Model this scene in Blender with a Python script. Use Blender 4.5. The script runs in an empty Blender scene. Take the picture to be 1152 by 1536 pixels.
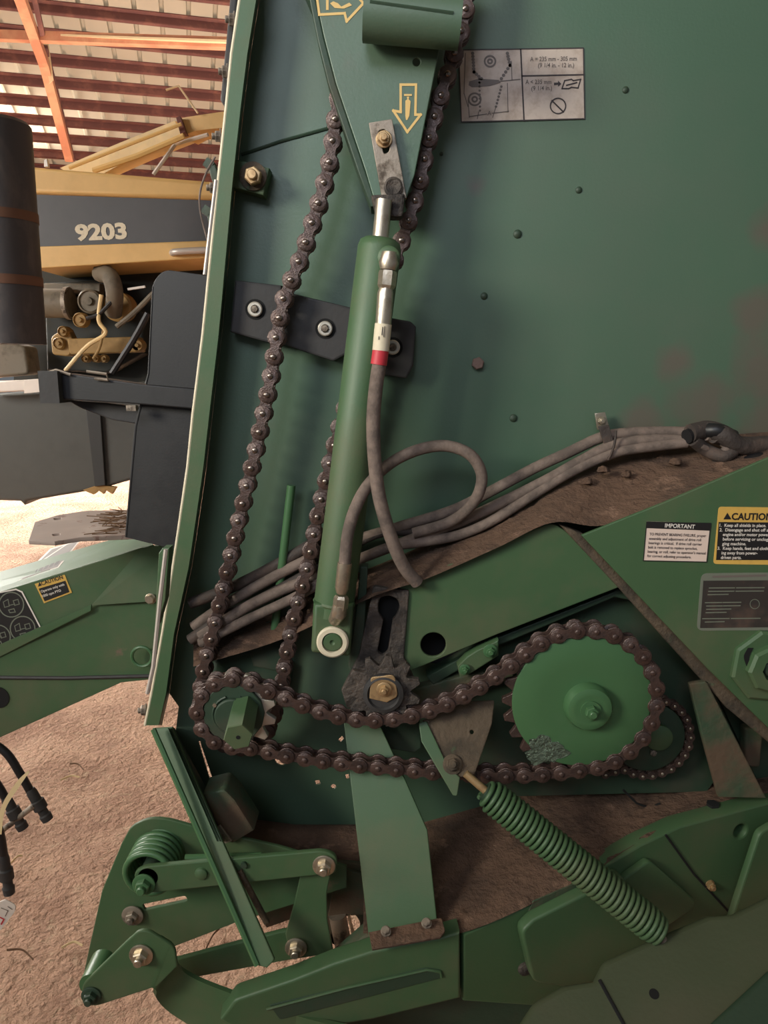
import bpy, math, random
from mathutils import Vector, Matrix
random.seed(7)
SC = bpy.context.scene
COL = SC.collection
PI = math.pi

# ------------------------------------------------------------------ camera
F = 1130.0; PITCH = math.radians(11.0); CAM = Vector((0, 0, 1.30))
cam = bpy.data.cameras.new('camera'); cam_o = bpy.data.objects.new('camera', cam); COL.objects.link(cam_o)
cam.sensor_fit = 'HORIZONTAL'; cam.sensor_width = 36; cam.lens = 36 * F / 1152
cam.clip_start = .02; cam.clip_end = 200
cam_o.location = CAM; cam_o.rotation_euler = (PI / 2 - PITCH, 0, 0)
SC.camera = cam_o
# ------------------------------------------------------------------ light
SC.view_settings.view_transform = 'Standard'; SC.view_settings.look = 'None'
SC.view_settings.exposure = 0.0; SC.view_settings.gamma = 1.0; SC.view_settings.use_curve_mapping = False
world = bpy.data.worlds.new('daylight'); SC.world = world; world.use_nodes = True
bgn = world.node_tree.nodes['Background']; bgn.inputs[0].default_value = (.86, .93, 1.0, 1); bgn.inputs[1].default_value = .15

def area(name, loc, aim, sx, sy, power, col):
    l = bpy.data.lights.new(name, 'AREA'); l.shape = 'RECTANGLE'; l.size = sx; l.size_y = sy
    l.energy = power; l.color = col
    o = bpy.data.objects.new(name, l); COL.objects.link(o); o.location = loc
    o.rotation_euler = (Vector(aim) - Vector(loc)).to_track_quat('-Z', 'Y').to_euler()
    return o
area('daylight_from_far_opening', (-7.5, 10, 4.2), (-2.5, 8, 0), 6, 3.5, 1150, (1, .95, .88)).data.spread = math.radians(78)
area('daylight_from_doorway_behind', (-2.2, -.9, 2.2), (.3, 1.15, 1.5), .8, .8, 15.5, (1, .96, .84)).data.spread = math.radians(75)
area('cool_haze_fill', (-.9, -2.0, 3.2), (-.1, 1.15, 1.95), 1.7, 1.2, 6.8, (.80, .86, 1)).data.spread = math.radians(60)  # added cool fill lamp standing in for the bluish haze at upper left
area('roof_fill', (-1.5, 8, 2.8), (-1.5, 9.5, 6), 8, 4, 200, (1, .93, .84))  # added lamp aimed upward to brighten the roof sheets
area('left_fill', (-7.5, .2, 3.2), (-2.4, 5, .9), 3.5, 2.2, 120, (1, .95, .88)).data.spread = math.radians(80)  # extra fill added from the left to brighten harvester and ground
sun = bpy.data.lights.new('sun_on_roof', 'SUN'); sun.energy = 2.2; sun.angle = .01; sun.color = (1, .95, .86)
sun_o = bpy.data.objects.new('sun_on_roof', sun); COL.objects.link(sun_o); sun_o.location = (0, 0, 14); sun_o.rotation_euler = (math.radians(10), math.radians(8), 0)

# ------------------------------------------------------------------ pixel <-> world
FW = Vector((0, math.cos(PITCH), -math.sin(PITCH))); UP = Vector((0, math.sin(PITCH), math.cos(PITCH)))
def ray(px, py): return FW + Vector(((px - 576) / F, 0, 0)) + UP * ((768 - py) / F)
def P(px, py, Y):
    d = ray(px, py); return CAM + d * (Y / d.y)
def PZ(px, py, z):
    d = ray(px, py); return CAM + d * ((z - CAM.z) / d.z)
def S(px, py, Y):
    return Y / ray(px, py).y / F
def proj(w):
    r = Vector(w) - CAM; t = r.dot(FW); return (576 + F * r.x / t, 768 - F * r.dot(UP) / t)

class PL:
    """a plane: origin o, axes u v, normal n towards the camera"""
    def __init__(s, o, u, v):
        s.o = Vector(o); s.u = Vector(u).normalized(); s.n = s.u.cross(Vector(v)).normalized(); s.v = s.n.cross(s.u)
    def hit(s, px, py):
        d = ray(px, py); t = (s.o - CAM).dot(s.n) / d.dot(s.n); w = CAM + d * t - s.o
        return (w.dot(s.u), w.dot(s.v))
    def pt(s, a, b, h=0): return s.o + s.u * a + s.v * b + s.n * h
    def off(s, h): return PL(s.o + s.n * h, s.u, s.v)
    def sc(s, px, py):
        a = s.hit(px, py); b = s.hit(px + 1, py); return math.hypot(a[0] - b[0], a[1] - b[1])
def VP(Y): return PL((0, Y, 1), (1, 0, 0), (0, 0, 1))
def HP(z): return PL((0, 1, z), (1, 0, 0), (0, 1, 0))
def TP(a, b, c):
    """plane through three (px,py,Y); u runs a->b, c lies above the line"""
    A, B, C_ = P(*a), P(*b), P(*c); return PL(A, B - A, C_ - A)

# ------------------------------------------------------------------ materials
def lin(c): return tuple(((x / 255) / 12.92 if x / 255 <= .04045 else ((x / 255 + .055) / 1.055) ** 2.4) for x in c) + (1,)
M = {}
def mat(name, base, rough=.5, metal=0, alt=None, alt_amt=.5, alt_scale=6, alt_lo=.5, alt_hi=.7, bump=0, bscale=40,
        var=.12, vscale=9, coord='Object', stretch=(1, 1, 1), alt2=None, alt2_scale=20, alt2_lo=.6, alt2_hi=.66, spec=.5, alt_rough=None, seed=0.0):
    m = bpy.data.materials.new(name); m.use_nodes = True; nt = m.node_tree; N = nt.nodes; L = nt.links
    b = N['Principled BSDF']; b.inputs['Metallic'].default_value = metal; b.inputs['Roughness'].default_value = rough
    b.inputs['Specular IOR Level'].default_value = spec
    tc = N.new('ShaderNodeTexCoord'); geo = N.new('ShaderNodeNewGeometry')
    mp = N.new('ShaderNodeMapping'); mp.inputs['Scale'].default_value = stretch; mp.inputs['Location'].default_value = (seed, seed, seed)
    L.new(geo.outputs['Position'] if coord == 'World' else tc.outputs['Object'], mp.inputs[0])
    def noise(sc, det=5, rg=.6):
        n = N.new('ShaderNodeTexNoise'); n.inputs['Scale'].default_value = sc; n.inputs['Detail'].default_value = det
        n.inputs['Roughness'].default_value = rg; L.new(mp.outputs[0], n.inputs['Vector']); return n
    def ramp(n, lo, hi, amt=1):
        r = N.new('ShaderNodeMapRange'); r.inputs[1].default_value = lo; r.inputs[2].default_value = hi
        r.inputs[3].default_value = 0; r.inputs[4].default_value = amt; L.new(n.outputs[0], r.inputs[0]); return r
    c = lin(base)
    mx = N.new('ShaderNodeMix'); mx.data_type = 'RGBA'
    mx.inputs[6].default_value = tuple(x * (1 - var) for x in c[:3]) + (1,); mx.inputs[7].default_value = tuple(min(1, x * (1 + var)) for x in c[:3]) + (1,)
    L.new(noise(vscale).outputs[0], mx.inputs[0]); out = mx.outputs[2]
    for a_, s_, lo, hi, am in ((alt, alt_scale, alt_lo, alt_hi, alt_amt), (alt2, alt2_scale, alt2_lo, alt2_hi, .8)):
        if a_:
            k = N.new('ShaderNodeMix'); k.data_type = 'RGBA'; k.inputs[7].default_value = lin(a_)
            rr = ramp(noise(s_, 8, .65), lo, hi, am); L.new(rr.outputs[0], k.inputs[0]); L.new(out, k.inputs[6]); out = k.outputs[2]
            if a_ is alt:
                q = N.new('ShaderNodeMapRange'); q.inputs[3].default_value = rough; q.inputs[4].default_value = alt_rough or min(1, rough + .35)
                L.new(rr.outputs[0], q.inputs[0]); L.new(q.outputs[0], b.inputs['Roughness'])
    L.new(out, b.inputs['Base Color'])
    if bump:
        bn = N.new('ShaderNodeBump'); bn.inputs['Strength'].default_value = min(1, bump); bn.inputs['Distance'].default_value = .01 * max(1, bump)
        L.new(noise(bscale, 6, .6).outputs[0], bn.inputs['Height']); L.new(bn.outputs[0], b.inputs['Normal'])
    M[name] = m; return m
G1c = (66, 94, 62); DUST = (112, 92, 74)
mat('green', G1c, .5, alt=DUST, alt_amt=.5, alt_scale=5, alt_lo=.46, alt_hi=.78, bump=.05, bscale=300, var=.12, alt2=(120, 96, 84), alt2_scale=9, alt2_lo=.68, alt2_hi=.74)
mat('green_panel', (70, 98, 76), .45, alt=(92, 92, 80), alt_amt=.5, alt_scale=1.6, alt_lo=.45, alt_hi=.8, bump=.06, bscale=260, var=.12, vscale=3, spec=.8, alt2=(124, 100, 88), alt2_scale=7, alt2_lo=.72, alt2_hi=.78, coord='World')
mat('green_clean', (68, 104, 68), .36, bump=.03, bscale=200, var=.1, alt=(84, 112, 84), alt_scale=14, alt_lo=.55, alt_hi=.8, alt_amt=.3)
mat('green_dirty', (56, 80, 58), .6, alt=(98, 76, 60), alt_amt=.9, alt_scale=7, alt_lo=.42, alt_hi=.58, bump=.25, bscale=70, var=.2)
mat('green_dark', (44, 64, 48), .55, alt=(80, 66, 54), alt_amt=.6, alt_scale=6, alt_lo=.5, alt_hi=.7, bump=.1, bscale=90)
mat('olive', (66, 74, 52), .6, alt=(88, 78, 62), alt_amt=.5, alt_scale=4, alt_lo=.45, alt_hi=.7, bump=.08, bscale=120)
mat('dirt_crust', (100, 76, 60), .95, alt=(62, 48, 40), alt_amt=.8, alt_scale=9, alt_lo=.45, alt_hi=.65, bump=.9, bscale=55, var=.2, alt2=(128, 100, 82), alt2_scale=26, alt2_lo=.58, alt2_hi=.66, stretch=(1, 1, 2))
mat('rust_dirt', (92, 78, 62), .8, alt=(62, 56, 48), alt_amt=.8, alt_scale=16, alt_lo=.45, alt_hi=.6, bump=.4, bscale=120, alt2=(62, 100, 66), alt2_scale=12, alt2_lo=.6, alt2_hi=.66)
mat('greasy_rust', (84, 74, 66), .5, alt=(44, 40, 38), alt_amt=.9, alt_scale=22, alt_lo=.42, alt_hi=.58, bump=.6, bscale=90, alt2=(126, 104, 86), alt2_scale=30, alt2_lo=.62, alt2_hi=.7)
mat('chain_oily', (90, 70, 63), .30, .4, alt=(54, 44, 42), alt_amt=.7, alt_scale=60, alt_lo=.4, alt_hi=.65, bump=.25, bscale=260, spec=.8, alt_rough=.5)
mat('chain_roller', (128, 114, 104), .26, .85, var=.2, vscale=80)
mat('zinc', (196, 184, 164), .32, .85, alt=(120, 104, 84), alt_amt=.7, alt_scale=60, alt_lo=.5, alt_hi=.7, bump=.05, bscale=200)
mat('dull_steel', (150, 138, 124), .5, .5, alt=(80, 70, 62), alt_amt=.9, alt_scale=24, alt_lo=.52, alt_hi=.62, bump=.12, bscale=150)
mat('brass_bolt', (190, 160, 118), .4, .6, alt=(120, 84, 58), alt_amt=.7, alt_scale=60, alt_lo=.5, alt_hi=.7)
mat('bare_tooth', (205, 198, 184), .4, .7)
mat('black_iron', (48, 47, 47), .6, alt=(66, 62, 60), alt_amt=.6, alt_scale=12, alt_lo=.45, alt_hi=.7, bump=.1, bscale=160)
mat('black_paint', (32, 31, 32), .5, alt=(44, 43, 43), alt_amt=.5, alt_scale=10, alt_lo=.5, alt_hi=.7, bump=.04, bscale=300)
mat('void_black', (12, 12, 12), .9)  # black drawn for the darkness inside holes, slots and seams
mat('hose', (122, 106, 96), .75, alt=(86, 76, 70), alt_amt=.8, alt_scale=30, alt_lo=.42, alt_hi=.6, bump=.2, bscale=220)
mat('hose_dark', (62, 54, 50), .7, alt=(98, 80, 70), alt_amt=.7, alt_scale=20, alt_lo=.5, alt_hi=.65, bump=.3, bscale=120)
mat('hose_black', (26, 26, 28), .45)
mat('red_tape', (188, 52, 62), .5)
mat('cream_label', (214, 202, 176), .6, alt=(170, 156, 132), alt_amt=.4, alt_scale=40)
mat('sticker_cream', (196, 180, 166), .6, alt=(168, 150, 136), alt_amt=.8, alt_scale=40, alt_lo=.45, alt_hi=.65)
mat('sticker_pale', (222, 200, 186), .55)
mat('sticker_yellow', (212, 170, 84), .5, alt=(180, 140, 70), alt_amt=.5, alt_scale=30)
mat('sticker_black', (30, 28, 28), .5)
mat('sticker_dark', (52, 46, 42), .6, alt=(84, 66, 56), alt_amt=.8, alt_scale=20, alt_lo=.5, alt_hi=.65)
mat('sticker_grey', (112, 116, 102), .6)
mat('sticker_white', (222, 214, 204), .55)
mat('ink_grey', (108, 98, 92), .6)
mat('ink_dark', (56, 48, 48), .6)
mat('arrow_yellow', (214, 178, 110), .55)
mat('comb_yellow', (212, 172, 108), .5, alt=(176, 142, 90), alt_amt=.4, alt_scale=2)
mat('comb_pale', (226, 196, 140), .5, alt=(190, 176, 150), alt_amt=.6, alt_scale=3)
mat('comb_grey', (76, 76, 78), .5)
mat('comb_dark', (40, 42, 42), .6, alt=(52, 56, 52), alt_amt=.6, alt_scale=3)
mat('tank_dark', (66, 68, 64), .5, alt=(46, 46, 44), alt_amt=.5, alt_scale=2)
mat('stack_grey', (66, 64, 66), .5, alt=(110, 104, 100), alt_amt=.7, alt_scale=7, alt_lo=.5, alt_hi=.75, stretch=(1, 1, .4))
mat('band_rust', (104, 74, 56), .7)
mat('engine_iron', (110, 100, 84), .6, alt=(70, 66, 58), alt_amt=.8, alt_scale=8)
mat('engine_yellow', (150, 118, 66), .6, alt=(110, 90, 60), alt_amt=.7, alt_scale=10)
mat('engine_dark', (40, 42, 38), .7, alt=(70, 64, 50), alt_amt=.5, alt_scale=6)
mat('pale_metal', (206, 196, 186), .4, .4)
mat('purlin_red', (108, 66, 60), .7, alt=(150, 100, 84), alt_amt=.5, alt_scale=5, coord='World', alt_lo=.5, alt_hi=.62)
mat('truss_red', (190, 122, 90), .7, alt=(214, 160, 120), alt_amt=.6, alt_scale=3, alt_lo=.45, alt_hi=.6)
mat('truss_cream', (226, 196, 152), .6)
mat('rust_plate', (150, 134, 124), .6, alt=(176, 160, 148), alt_amt=.6, alt_scale=10, alt2=(110, 78, 66), alt2_scale=24, alt2_lo=.6, alt2_hi=.64)
mat('straw', (228, 204, 156), .8)
mat('hay_brown', (104, 78, 56), .9)
mat('ground', (212, 170, 142), .95, alt=(164, 124, 102), alt_amt=.75, alt_scale=3.2, alt_lo=.42, alt_hi=.62, bump=5.0, bscale=48, var=.22, vscale=60, coord='World', alt2=(206, 174, 144), alt2_scale=34, alt2_lo=.56, alt2_hi=.66)
mat('wall_sheet', (150, 130, 108), .7)
mat('pink_grease', (124, 102, 92), .8, bump=.3, bscale=200)
# dried mud smears on the right side of the big sheet
def smear(mt, spots, col):
    nt = mt.node_tree; N = nt.nodes; L = nt.links; b = N['Principled BSDF']; src = b.inputs['Base Color'].links[0].from_socket
    geo = N.new('ShaderNodeNewGeometry'); nz = N.new('ShaderNodeTexNoise'); nz.inputs['Scale'].default_value = 14; nz.inputs['Detail'].default_value = 8
    L.new(geo.outputs['Position'], nz.inputs['Vector']); acc = None
    for c, r in spots:
        d = N.new('ShaderNodeVectorMath'); d.operation = 'DISTANCE'; L.new(geo.outputs['Position'], d.inputs[0]); d.inputs[1].default_value = c
        q = N.new('ShaderNodeMapRange'); q.inputs[1].default_value = 0; q.inputs[2].default_value = r; q.inputs[3].default_value = .62; q.inputs[4].default_value = 0; L.new(d.outputs['Value'], q.inputs[0])
        if acc is None: acc = q.outputs[0]
        else:
            mxx = N.new('ShaderNodeMath'); mxx.operation = 'MAXIMUM'; L.new(acc, mxx.inputs[0]); L.new(q.outputs[0], mxx.inputs[1]); acc = mxx.outputs[0]
    a = N.new('ShaderNodeMath'); a.operation = 'ADD'; L.new(acc, a.inputs[0]); L.new(nz.outputs[0], a.inputs[1])
    k = N.new('ShaderNodeMapRange'); k.inputs[1].default_value = .66; k.inputs[2].default_value = 1.0; k.inputs[4].default_value = .75; L.new(a.outputs[0], k.inputs[0])
    m2 = N.new('ShaderNodeMix'); m2.data_type = 'RGBA'; L.new(k.outputs[0], m2.inputs[0]); L.new(src, m2.inputs[6]); m2.inputs[7].default_value = lin(col); L.new(m2.outputs[2], b.inputs['Base Color'])
smear(M['green_panel'], [(tuple(P(x, y, 1.15)), r) for x, y, r in ((1150, 560, .11), (1060, 610, .10), (1150, 640, .12), (1140, 470, .06), (1020, 545, .05), (712, 280, .03), (960, 640, .06), (1150, 350, .05))], (96, 84, 74))
# oil patch: rippled, with a pale metallic colour standing in for the glare
m = mat('oil_glint', (120, 140, 122), .16, .75, bump=1.6, bscale=120, spec=1.0)
m.node_tree.nodes['Principled BSDF'].inputs['Coat Weight'].default_value = .6
# translucent roof sheets
def roof_mat():
    m = bpy.data.materials.new('roof_sheet'); m.use_nodes = True; nt = m.node_tree; N = nt.nodes; L = nt.links
    b = N['Principled BSDF']; out = N['Material Output']; geo = N.new('ShaderNodeNewGeometry')
    n = N.new('ShaderNodeTexNoise'); n.inputs['Scale'].default_value = 1.3; L.new(geo.outputs['Position'], n.inputs['Vector'])
    mx = N.new('ShaderNodeMix'); mx.data_type = 'RGBA'; mx.inputs[6].default_value = lin((184, 168, 146)); mx.inputs[7].default_value = lin((204, 188, 164))
    L.new(n.outputs[0], mx.inputs[0]); L.new(mx.outputs[2], b.inputs['Base Color']); b.inputs['Roughness'].default_value = .6
    t = N.new('ShaderNodeBsdfTranslucent'); L.new(mx.outputs[2], t.inputs[0])
    s = N.new('ShaderNodeMixShader'); s.inputs[0].default_value = .35; L.new(b.outputs[0], s.inputs[1]); L.new(t.outputs[0], s.inputs[2]); L.new(s.outputs[0], out.inputs[0])
    M['roof_sheet'] = m
roof_mat()

# ------------------------------------------------------------------ geometry
class Geo:
    def __init__(s): s.v = []; s.f = []
    def add(s, v, f):
        b = len(s.v); s.v += [Vector(x) for x in v]; s.f += [tuple(i + b for i in q) for q in f]; return s
    def join(s, g): return s.add(g.v, g.f)
WL = {}
def thing(name, label, cat, loc=(0, 0, 0), group=None):
    o = bpy.data.objects.new(name, None); COL.objects.link(o); o.location = loc; o.empty_display_size = .05
    o['label'] = label; o['category'] = cat
    if group: o['group'] = group
    WL[o.name] = Vector(loc); return o
def tag(o, label, cat, group=None, kind=None):
    o['label'] = label; o['category'] = cat
    if group: o['group'] = group
    if kind: o['kind'] = kind
    return o
def mk(name, g, material, parent=None, smooth=40, label=None, kind=None):
    lo = Vector([min(v[i] for v in g.v) for i in range(3)]); hi = Vector([max(v[i] for v in g.v) for i in range(3)])
    c = (lo + hi) / 2
    me = bpy.data.meshes.new(name); me.from_pydata([v - c for v in g.v], [], g.f); me.validate(); me.update()
    if smooth:
        me.polygons.foreach_set('use_smooth', [True] * len(me.polygons)); me.set_sharp_from_angle(angle=math.radians(smooth))
    me.materials.append(M[material])
    o = bpy.data.objects.new(name, me); COL.objects.link(o)
    if parent: o.parent = parent; o.location = c - WL[parent.name]
    else: o.location = c
    WL[o.name] = c
    if label: o['label'] = label
    if kind: o['kind'] = kind
    return o
def fillet(pts):
    out = []; n = len(pts)
    for i, p in enumerate(pts):
        r = p[2] if len(p) > 2 else 0
        if not r: out.append((p[0], p[1])); continue
        a = Vector(pts[i - 1][:2]); b = Vector(p[:2]); c = Vector(pts[(i + 1) % n][:2])
        d1 = (a - b); d2 = (c - b); l1 = d1.length; l2 = d2.length; d1.normalize(); d2.normalize()
        k = min(r, l1 * .49, l2 * .49)
        s, e = b + d1 * k, b + d2 * k
        for j in range(7):
            t = j / 6; q = s * (1 - t) ** 2 + b * 2 * t * (1 - t) + e * t * t; out.append((q.x, q.y))
    return out
def circ_uv(c, r, n=28, a0=0): return [(c[0] + r * math.cos(a0 + 2 * PI * k / n), c[1] + r * math.sin(a0 + 2 * PI * k / n)) for k in range(n)]
def slab_uv(pl, loops, thick, bev=.0012):
    """outline loops in plane coordinates, front face on the plane, body behind it"""
    cu = bpy.data.curves.new('t', 'CURVE'); cu.dimensions = '2D'; cu.fill_mode = 'BOTH'
    bev = min(bev, thick * .45)
    cu.extrude = max(0, thick / 2 - bev); cu.bevel_depth = bev; cu.offset = -bev; cu.bevel_resolution = 1 if bev < .004 else 3
    for lp in loops:
        s = cu.splines.new('POLY'); s.points.add(len(lp) - 1); s.use_cyclic_u = True
        for i, (a, b) in enumerate(lp): s.points[i].co = (a, b, 0, 1)
    o = bpy.data.objects.new('t', cu); me = o.to_mesh(); g = Geo()
    g.add([pl.pt(v.co.x, v.co.y, v.co.z - thick / 2) for v in me.vertices], [tuple(p.vertices) for p in me.polygons])
    o.to_mesh_clear(); bpy.data.objects.remove(o); bpy.data.curves.remove(cu); return g
def slab_g(pts, pl, thick=.005, bev=.0012, holes=()):
    if isinstance(pl, (int, float)): pl = VP(pl)
    loops = [[pl.hit(*q) for q in fillet(pts)]]
    for h in holes:
        if h[0] == 'c': loops.append(circ_uv(pl.hit(h[1], h[2]), h[3] * pl.sc(h[1], h[2])))
        else: loops.append([pl.hit(*q) for q in fillet(h)])
    return slab_uv(pl, loops, thick, bev)
def slab(name, pts, pl, material, parent=None, thick=.005, bev=.0012, holes=(), label=None):
    return mk(name, slab_g(pts, pl, thick, bev, holes), material, parent, 35, label)
def sweep(pts, r, n=10, closed=False, caps=True, flat=1.0):
    g = Geo(); pts = [Vector(p) for p in pts]; m = len(pts)
    R = r if isinstance(r, (list, tuple)) else [r] * m
    t0 = (pts[1] - pts[0]).normalized(); ref = Vector((0, -1, 0)) if abs(t0.y) < .9 else Vector((1, 0, 0))
    nrm = (ref - t0 * ref.dot(t0)).normalized()
    for i in range(m):
        a = pts[i - 1] if (i > 0 or closed) else pts[0]; b = pts[(i + 1) % m] if (i < m - 1 or closed) else pts[-1]
        t = (b - a)
        t = t.normalized() if t.length > 1e-9 else t0
        nrm = nrm - t * nrm.dot(t); nrm.normalize(); bn = t.cross(nrm)
        for k in range(n):
            A = 2 * PI * k / n; g.v.append(pts[i] + (nrm * math.cos(A) * flat + bn * math.sin(A)) * R[i])
    for i in range(m if closed else m - 1):
        j = (i + 1) % m
        for k in range(n):
            k2 = (k + 1) % n; g.f.append((i * n + k, j * n + k, j * n + k2, i * n + k2))
    if caps and not closed:
        g.f.append(tuple(range(n))); g.f.append(tuple(reversed(range((m - 1) * n, m * n))))
    return g
def lathe(c, axis, prof, n=28, rot=0):
    g = Geo(); c = Vector(c); ax = Vector(axis).normalized(); ref = Vector((1, 0, 0)) if abs(ax.x) < .8 else Vector((0, 0, 1))
    u = (ref - ax * ref.dot(ax)).normalized(); v = ax.cross(u)
    for (r, h) in prof:
        for k in range(n):
            A = 2 * PI * k / n + rot; g.v.append(c + ax * h + (u * math.cos(A) + v * math.sin(A)) * max(r, 1e-5))
    for i in range(len(prof) - 1):
        for k in range(n):
            k2 = (k + 1) % n; g.f.append((i * n + k, i * n + k2, (i + 1) * n + k2, (i + 1) * n + k))
    g.f.append(tuple(reversed(range(n)))); b = (len(prof) - 1) * n; g.f.append(tuple(range(b, b + n)))
    return g
def spl(pts, k=8, closed=False):
    P_ = [Vector(p) for p in pts]; n = len(P_); out = []
    for i in range(n if closed else n - 1):
        p0 = P_[i - 1] if (i > 0 or closed) else P_[0] * 2 - P_[1]; p1 = P_[i]; p2 = P_[(i + 1) % n]
        p3 = P_[(i + 2) % n] if (i + 2 < n or closed) else P_[-1] * 2 - P_[-2]
        for j in range(k):
            t = j / k; out.append(.5 * ((2 * p1) + (p2 - p0) * t + (2 * p0 - 5 * p1 + 4 * p2 - p3) * t * t + (3 * p1 - p0 - 3 * p2 + p3) * t ** 3))
    if not closed: out.append(P_[-1])
    return out
def box(c, size, R=None):
    g = Geo(); x, y, z = [s / 2 for s in size]; R = R or Matrix.Identity(3)
    v = [Vector(c) + R @ Vector((a * x, b * y, d * z)) for a in (-1, 1) for b in (-1, 1) for d in (-1, 1)]
    return g.add(v, [(0, 1, 3, 2), (4, 6, 7, 5), (0, 4, 5, 1), (2, 3, 7, 6), (0, 2, 6, 4), (1, 5, 7, 3)])
def beam(a, b, w, h, up=(0, 0, 1)):
    a, b = Vector(a), Vector(b); t = (b - a).normalized(); s = t.cross(Vector(up)).normalized(); u = s.cross(t)
    return box((a + b) / 2, ((b - a).length, w, h), Matrix((t, s, u)).transposed())
def ribbon(cols, th):
    """smooth strip through pairs of world points, given a thickness away from the camera"""
    A = spl([c[0] for c in cols], 6); B = spl([c[1] for c in cols], 6); g = Geo(); n = len(A)
    N_ = []
    for i in range(n):
        t = A[min(i + 1, n - 1)] - A[max(i - 1, 0)]; nn = t.cross(B[i] - A[i]).normalized()
        if nn.dot(CAM - A[i]) > 0: nn = -nn
        N_.append(nn)
    g.v = A + B + [A[i] + N_[i] * th for i in range(n)] + [B[i] + N_[i] * th for i in range(n)]
    for i in range(n - 1):
        g.f += [(i, i + 1, n + i + 1, n + i), (2 * n + i, 3 * n + i, 3 * n + i + 1, 2 * n + i + 1), (i, 2 * n + i, 2 * n + i + 1, i + 1), (n + i, n + i + 1, 3 * n + i + 1, 3 * n + i)]
    g.f += [(0, n, 3 * n, 2 * n), (n - 1, 3 * n - 1, 4 * n - 1, 2 * n - 1)]
    return g
TOW = Vector((0, -1, 0))
def bolt_g(c, r, axis=TOW, stub=True, washer=1.5):
    g = Geo(); ax = Vector(axis)
    if washer: g.join(lathe(c, ax, [(r * washer, 0), (r * washer, r * .18), (r * washer * .93, r * .24), (r * .9, r * .24)], 24))
    g.join(lathe(Vector(c) + ax * r * .2, ax, [(r, 0), (r, r * .7), (r * .86, r * .86)], 6, .3))
    if stub: g.join(lathe(Vector(c) + ax * r, ax, [(r * .55, 0), (r * .55, r * .55), (r * .45, r * .65)], 14))
    return g
def bolt(px, py, Y, rpx, parent, material='zinc', stub=True, washer=1.5, name='bolt', label=None):
    c = P(px, py, Y); return mk(name, bolt_g(c, rpx * S(px, py, Y), TOW, stub, washer), material, parent, 30, label)
FONT = bpy.data.fonts.load('<builtin>') if hasattr(bpy.data.fonts, 'load') else None
def text_g(s, a, b, w, h, pl, bold=0.0, th=.0002):
    """text between plane points a (left baseline) and direction to b, fitted to width w and cap height h"""
    cu = bpy.data.curves.new('t', 'FONT'); cu.body = s; cu.size = 1; cu.offset = bold; cu.fill_mode = 'FRONT'; cu.resolution_u = 3
    o = bpy.data.objects.new('t', cu); me = o.to_mesh()
    xs = [v.co.x for v in me.vertices]; x0, x1 = min(xs), max(xs); capH = .69
    ang = math.atan2(b[1] - a[1], b[0] - a[0]); ca, sa = math.cos(ang), math.sin(ang); g = Geo()
    vs = []
    for v in me.vertices:
        X = (v.co.x - x0) / (x1 - x0) * w; Y = v.co.y / capH * h
        vs.append(pl.pt(a[0] + X * ca - Y * sa, a[1] + X * sa + Y * ca, th))
    g.add(vs, [tuple(p.vertices) for p in me.polygons]); o.to_mesh_clear(); bpy.data.objects.remove(o); bpy.data.curves.remove(cu); return g
def text_px(s, x0, y0, x1, y1, hpx, pl, bold=0.0):
    a = pl.hit(x0, y0); b = pl.hit(x1, y1); k = pl.sc(x0, y0)
    return text_g(s, a, b, math.hypot(b[0] - a[0], b[1] - a[1]), hpx * k, pl, bold)
def line_g(pts, w, pl, closed=False, th=.0002):
    g = Geo(); q = [pl.hit(*p) for p in pts]; n = len(q)
    for i in range(n if closed else n - 1):
        a = Vector(q[i]); b = Vector(q[(i + 1) % n]); d = (b - a)
        if d.length < 1e-9: continue
        d.normalize(); th += 1.5e-6; s = Vector((-d.y, d.x)) * w * pl.sc(*pts[i]) / 2; e = d * w * pl.sc(*pts[i]) / 2
        g.add([pl.pt(*(a - e + s), th), pl.pt(*(a - e - s), th), pl.pt(*(b + e - s), th), pl.pt(*(b + e + s), th)], [(0, 1, 2, 3)])
    return g
def fill_g(pts, pl, th=.0002):
    q = [pl.hit(*p) for p in pts]; return Geo().add([pl.pt(a, b, th) for a, b in q], [tuple(range(len(q)))])
def ring_px(cx, cy, r, n=24): return [(cx + r * math.cos(2 * PI * k / n), cy + r * math.sin(2 * PI * k / n)) for k in range(n)]

# ------------------------------------------------------------------ the shed
def struct(name, g, material, smooth=30):
    o = mk(name, g, material, None, smooth); o['kind'] = 'structure'; return o
def ground():
    g = Geo(); nx, ny = 150, 190
    for j in range(ny + 1):
        y = -3 + 30 * (j / ny) ** 1.8
        for i in range(nx + 1):
            u = i / nx * 2 - 1; x = -1.2 + 13 * u * abs(u) ** .6
            k = max(0, 1 - abs(y - 2.5) / 8)
            z = k * (.010 * math.sin(x * 9.3 + 3 * math.sin(y * 4.1)) * math.sin(y * 11 + 2 * math.sin(x * 5)) + .006 * math.sin(x * 31 + y * 17) * math.sin(y * 37 - x * 11))
            g.v.append(Vector((x, y, z - .01)))
    for j in range(ny):
        for i in range(nx):
            a = j * (nx + 1) + i; g.f.append((a, a + 1, a + nx + 2, a + nx + 1))
    struct('floor', g, 'ground', 180)
ground()
RD = ray(292, 800).normalized(); PD = Vector((RD.y, -RD.x, 0)).normalized(); RN = PD.cross(RD).normalized()
if RN.z < 0: RN = -RN
RO = CAM + RN * 6.0
def RP(t, s, h=0): return RO + RD * t + PD * s + RN * h
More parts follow.
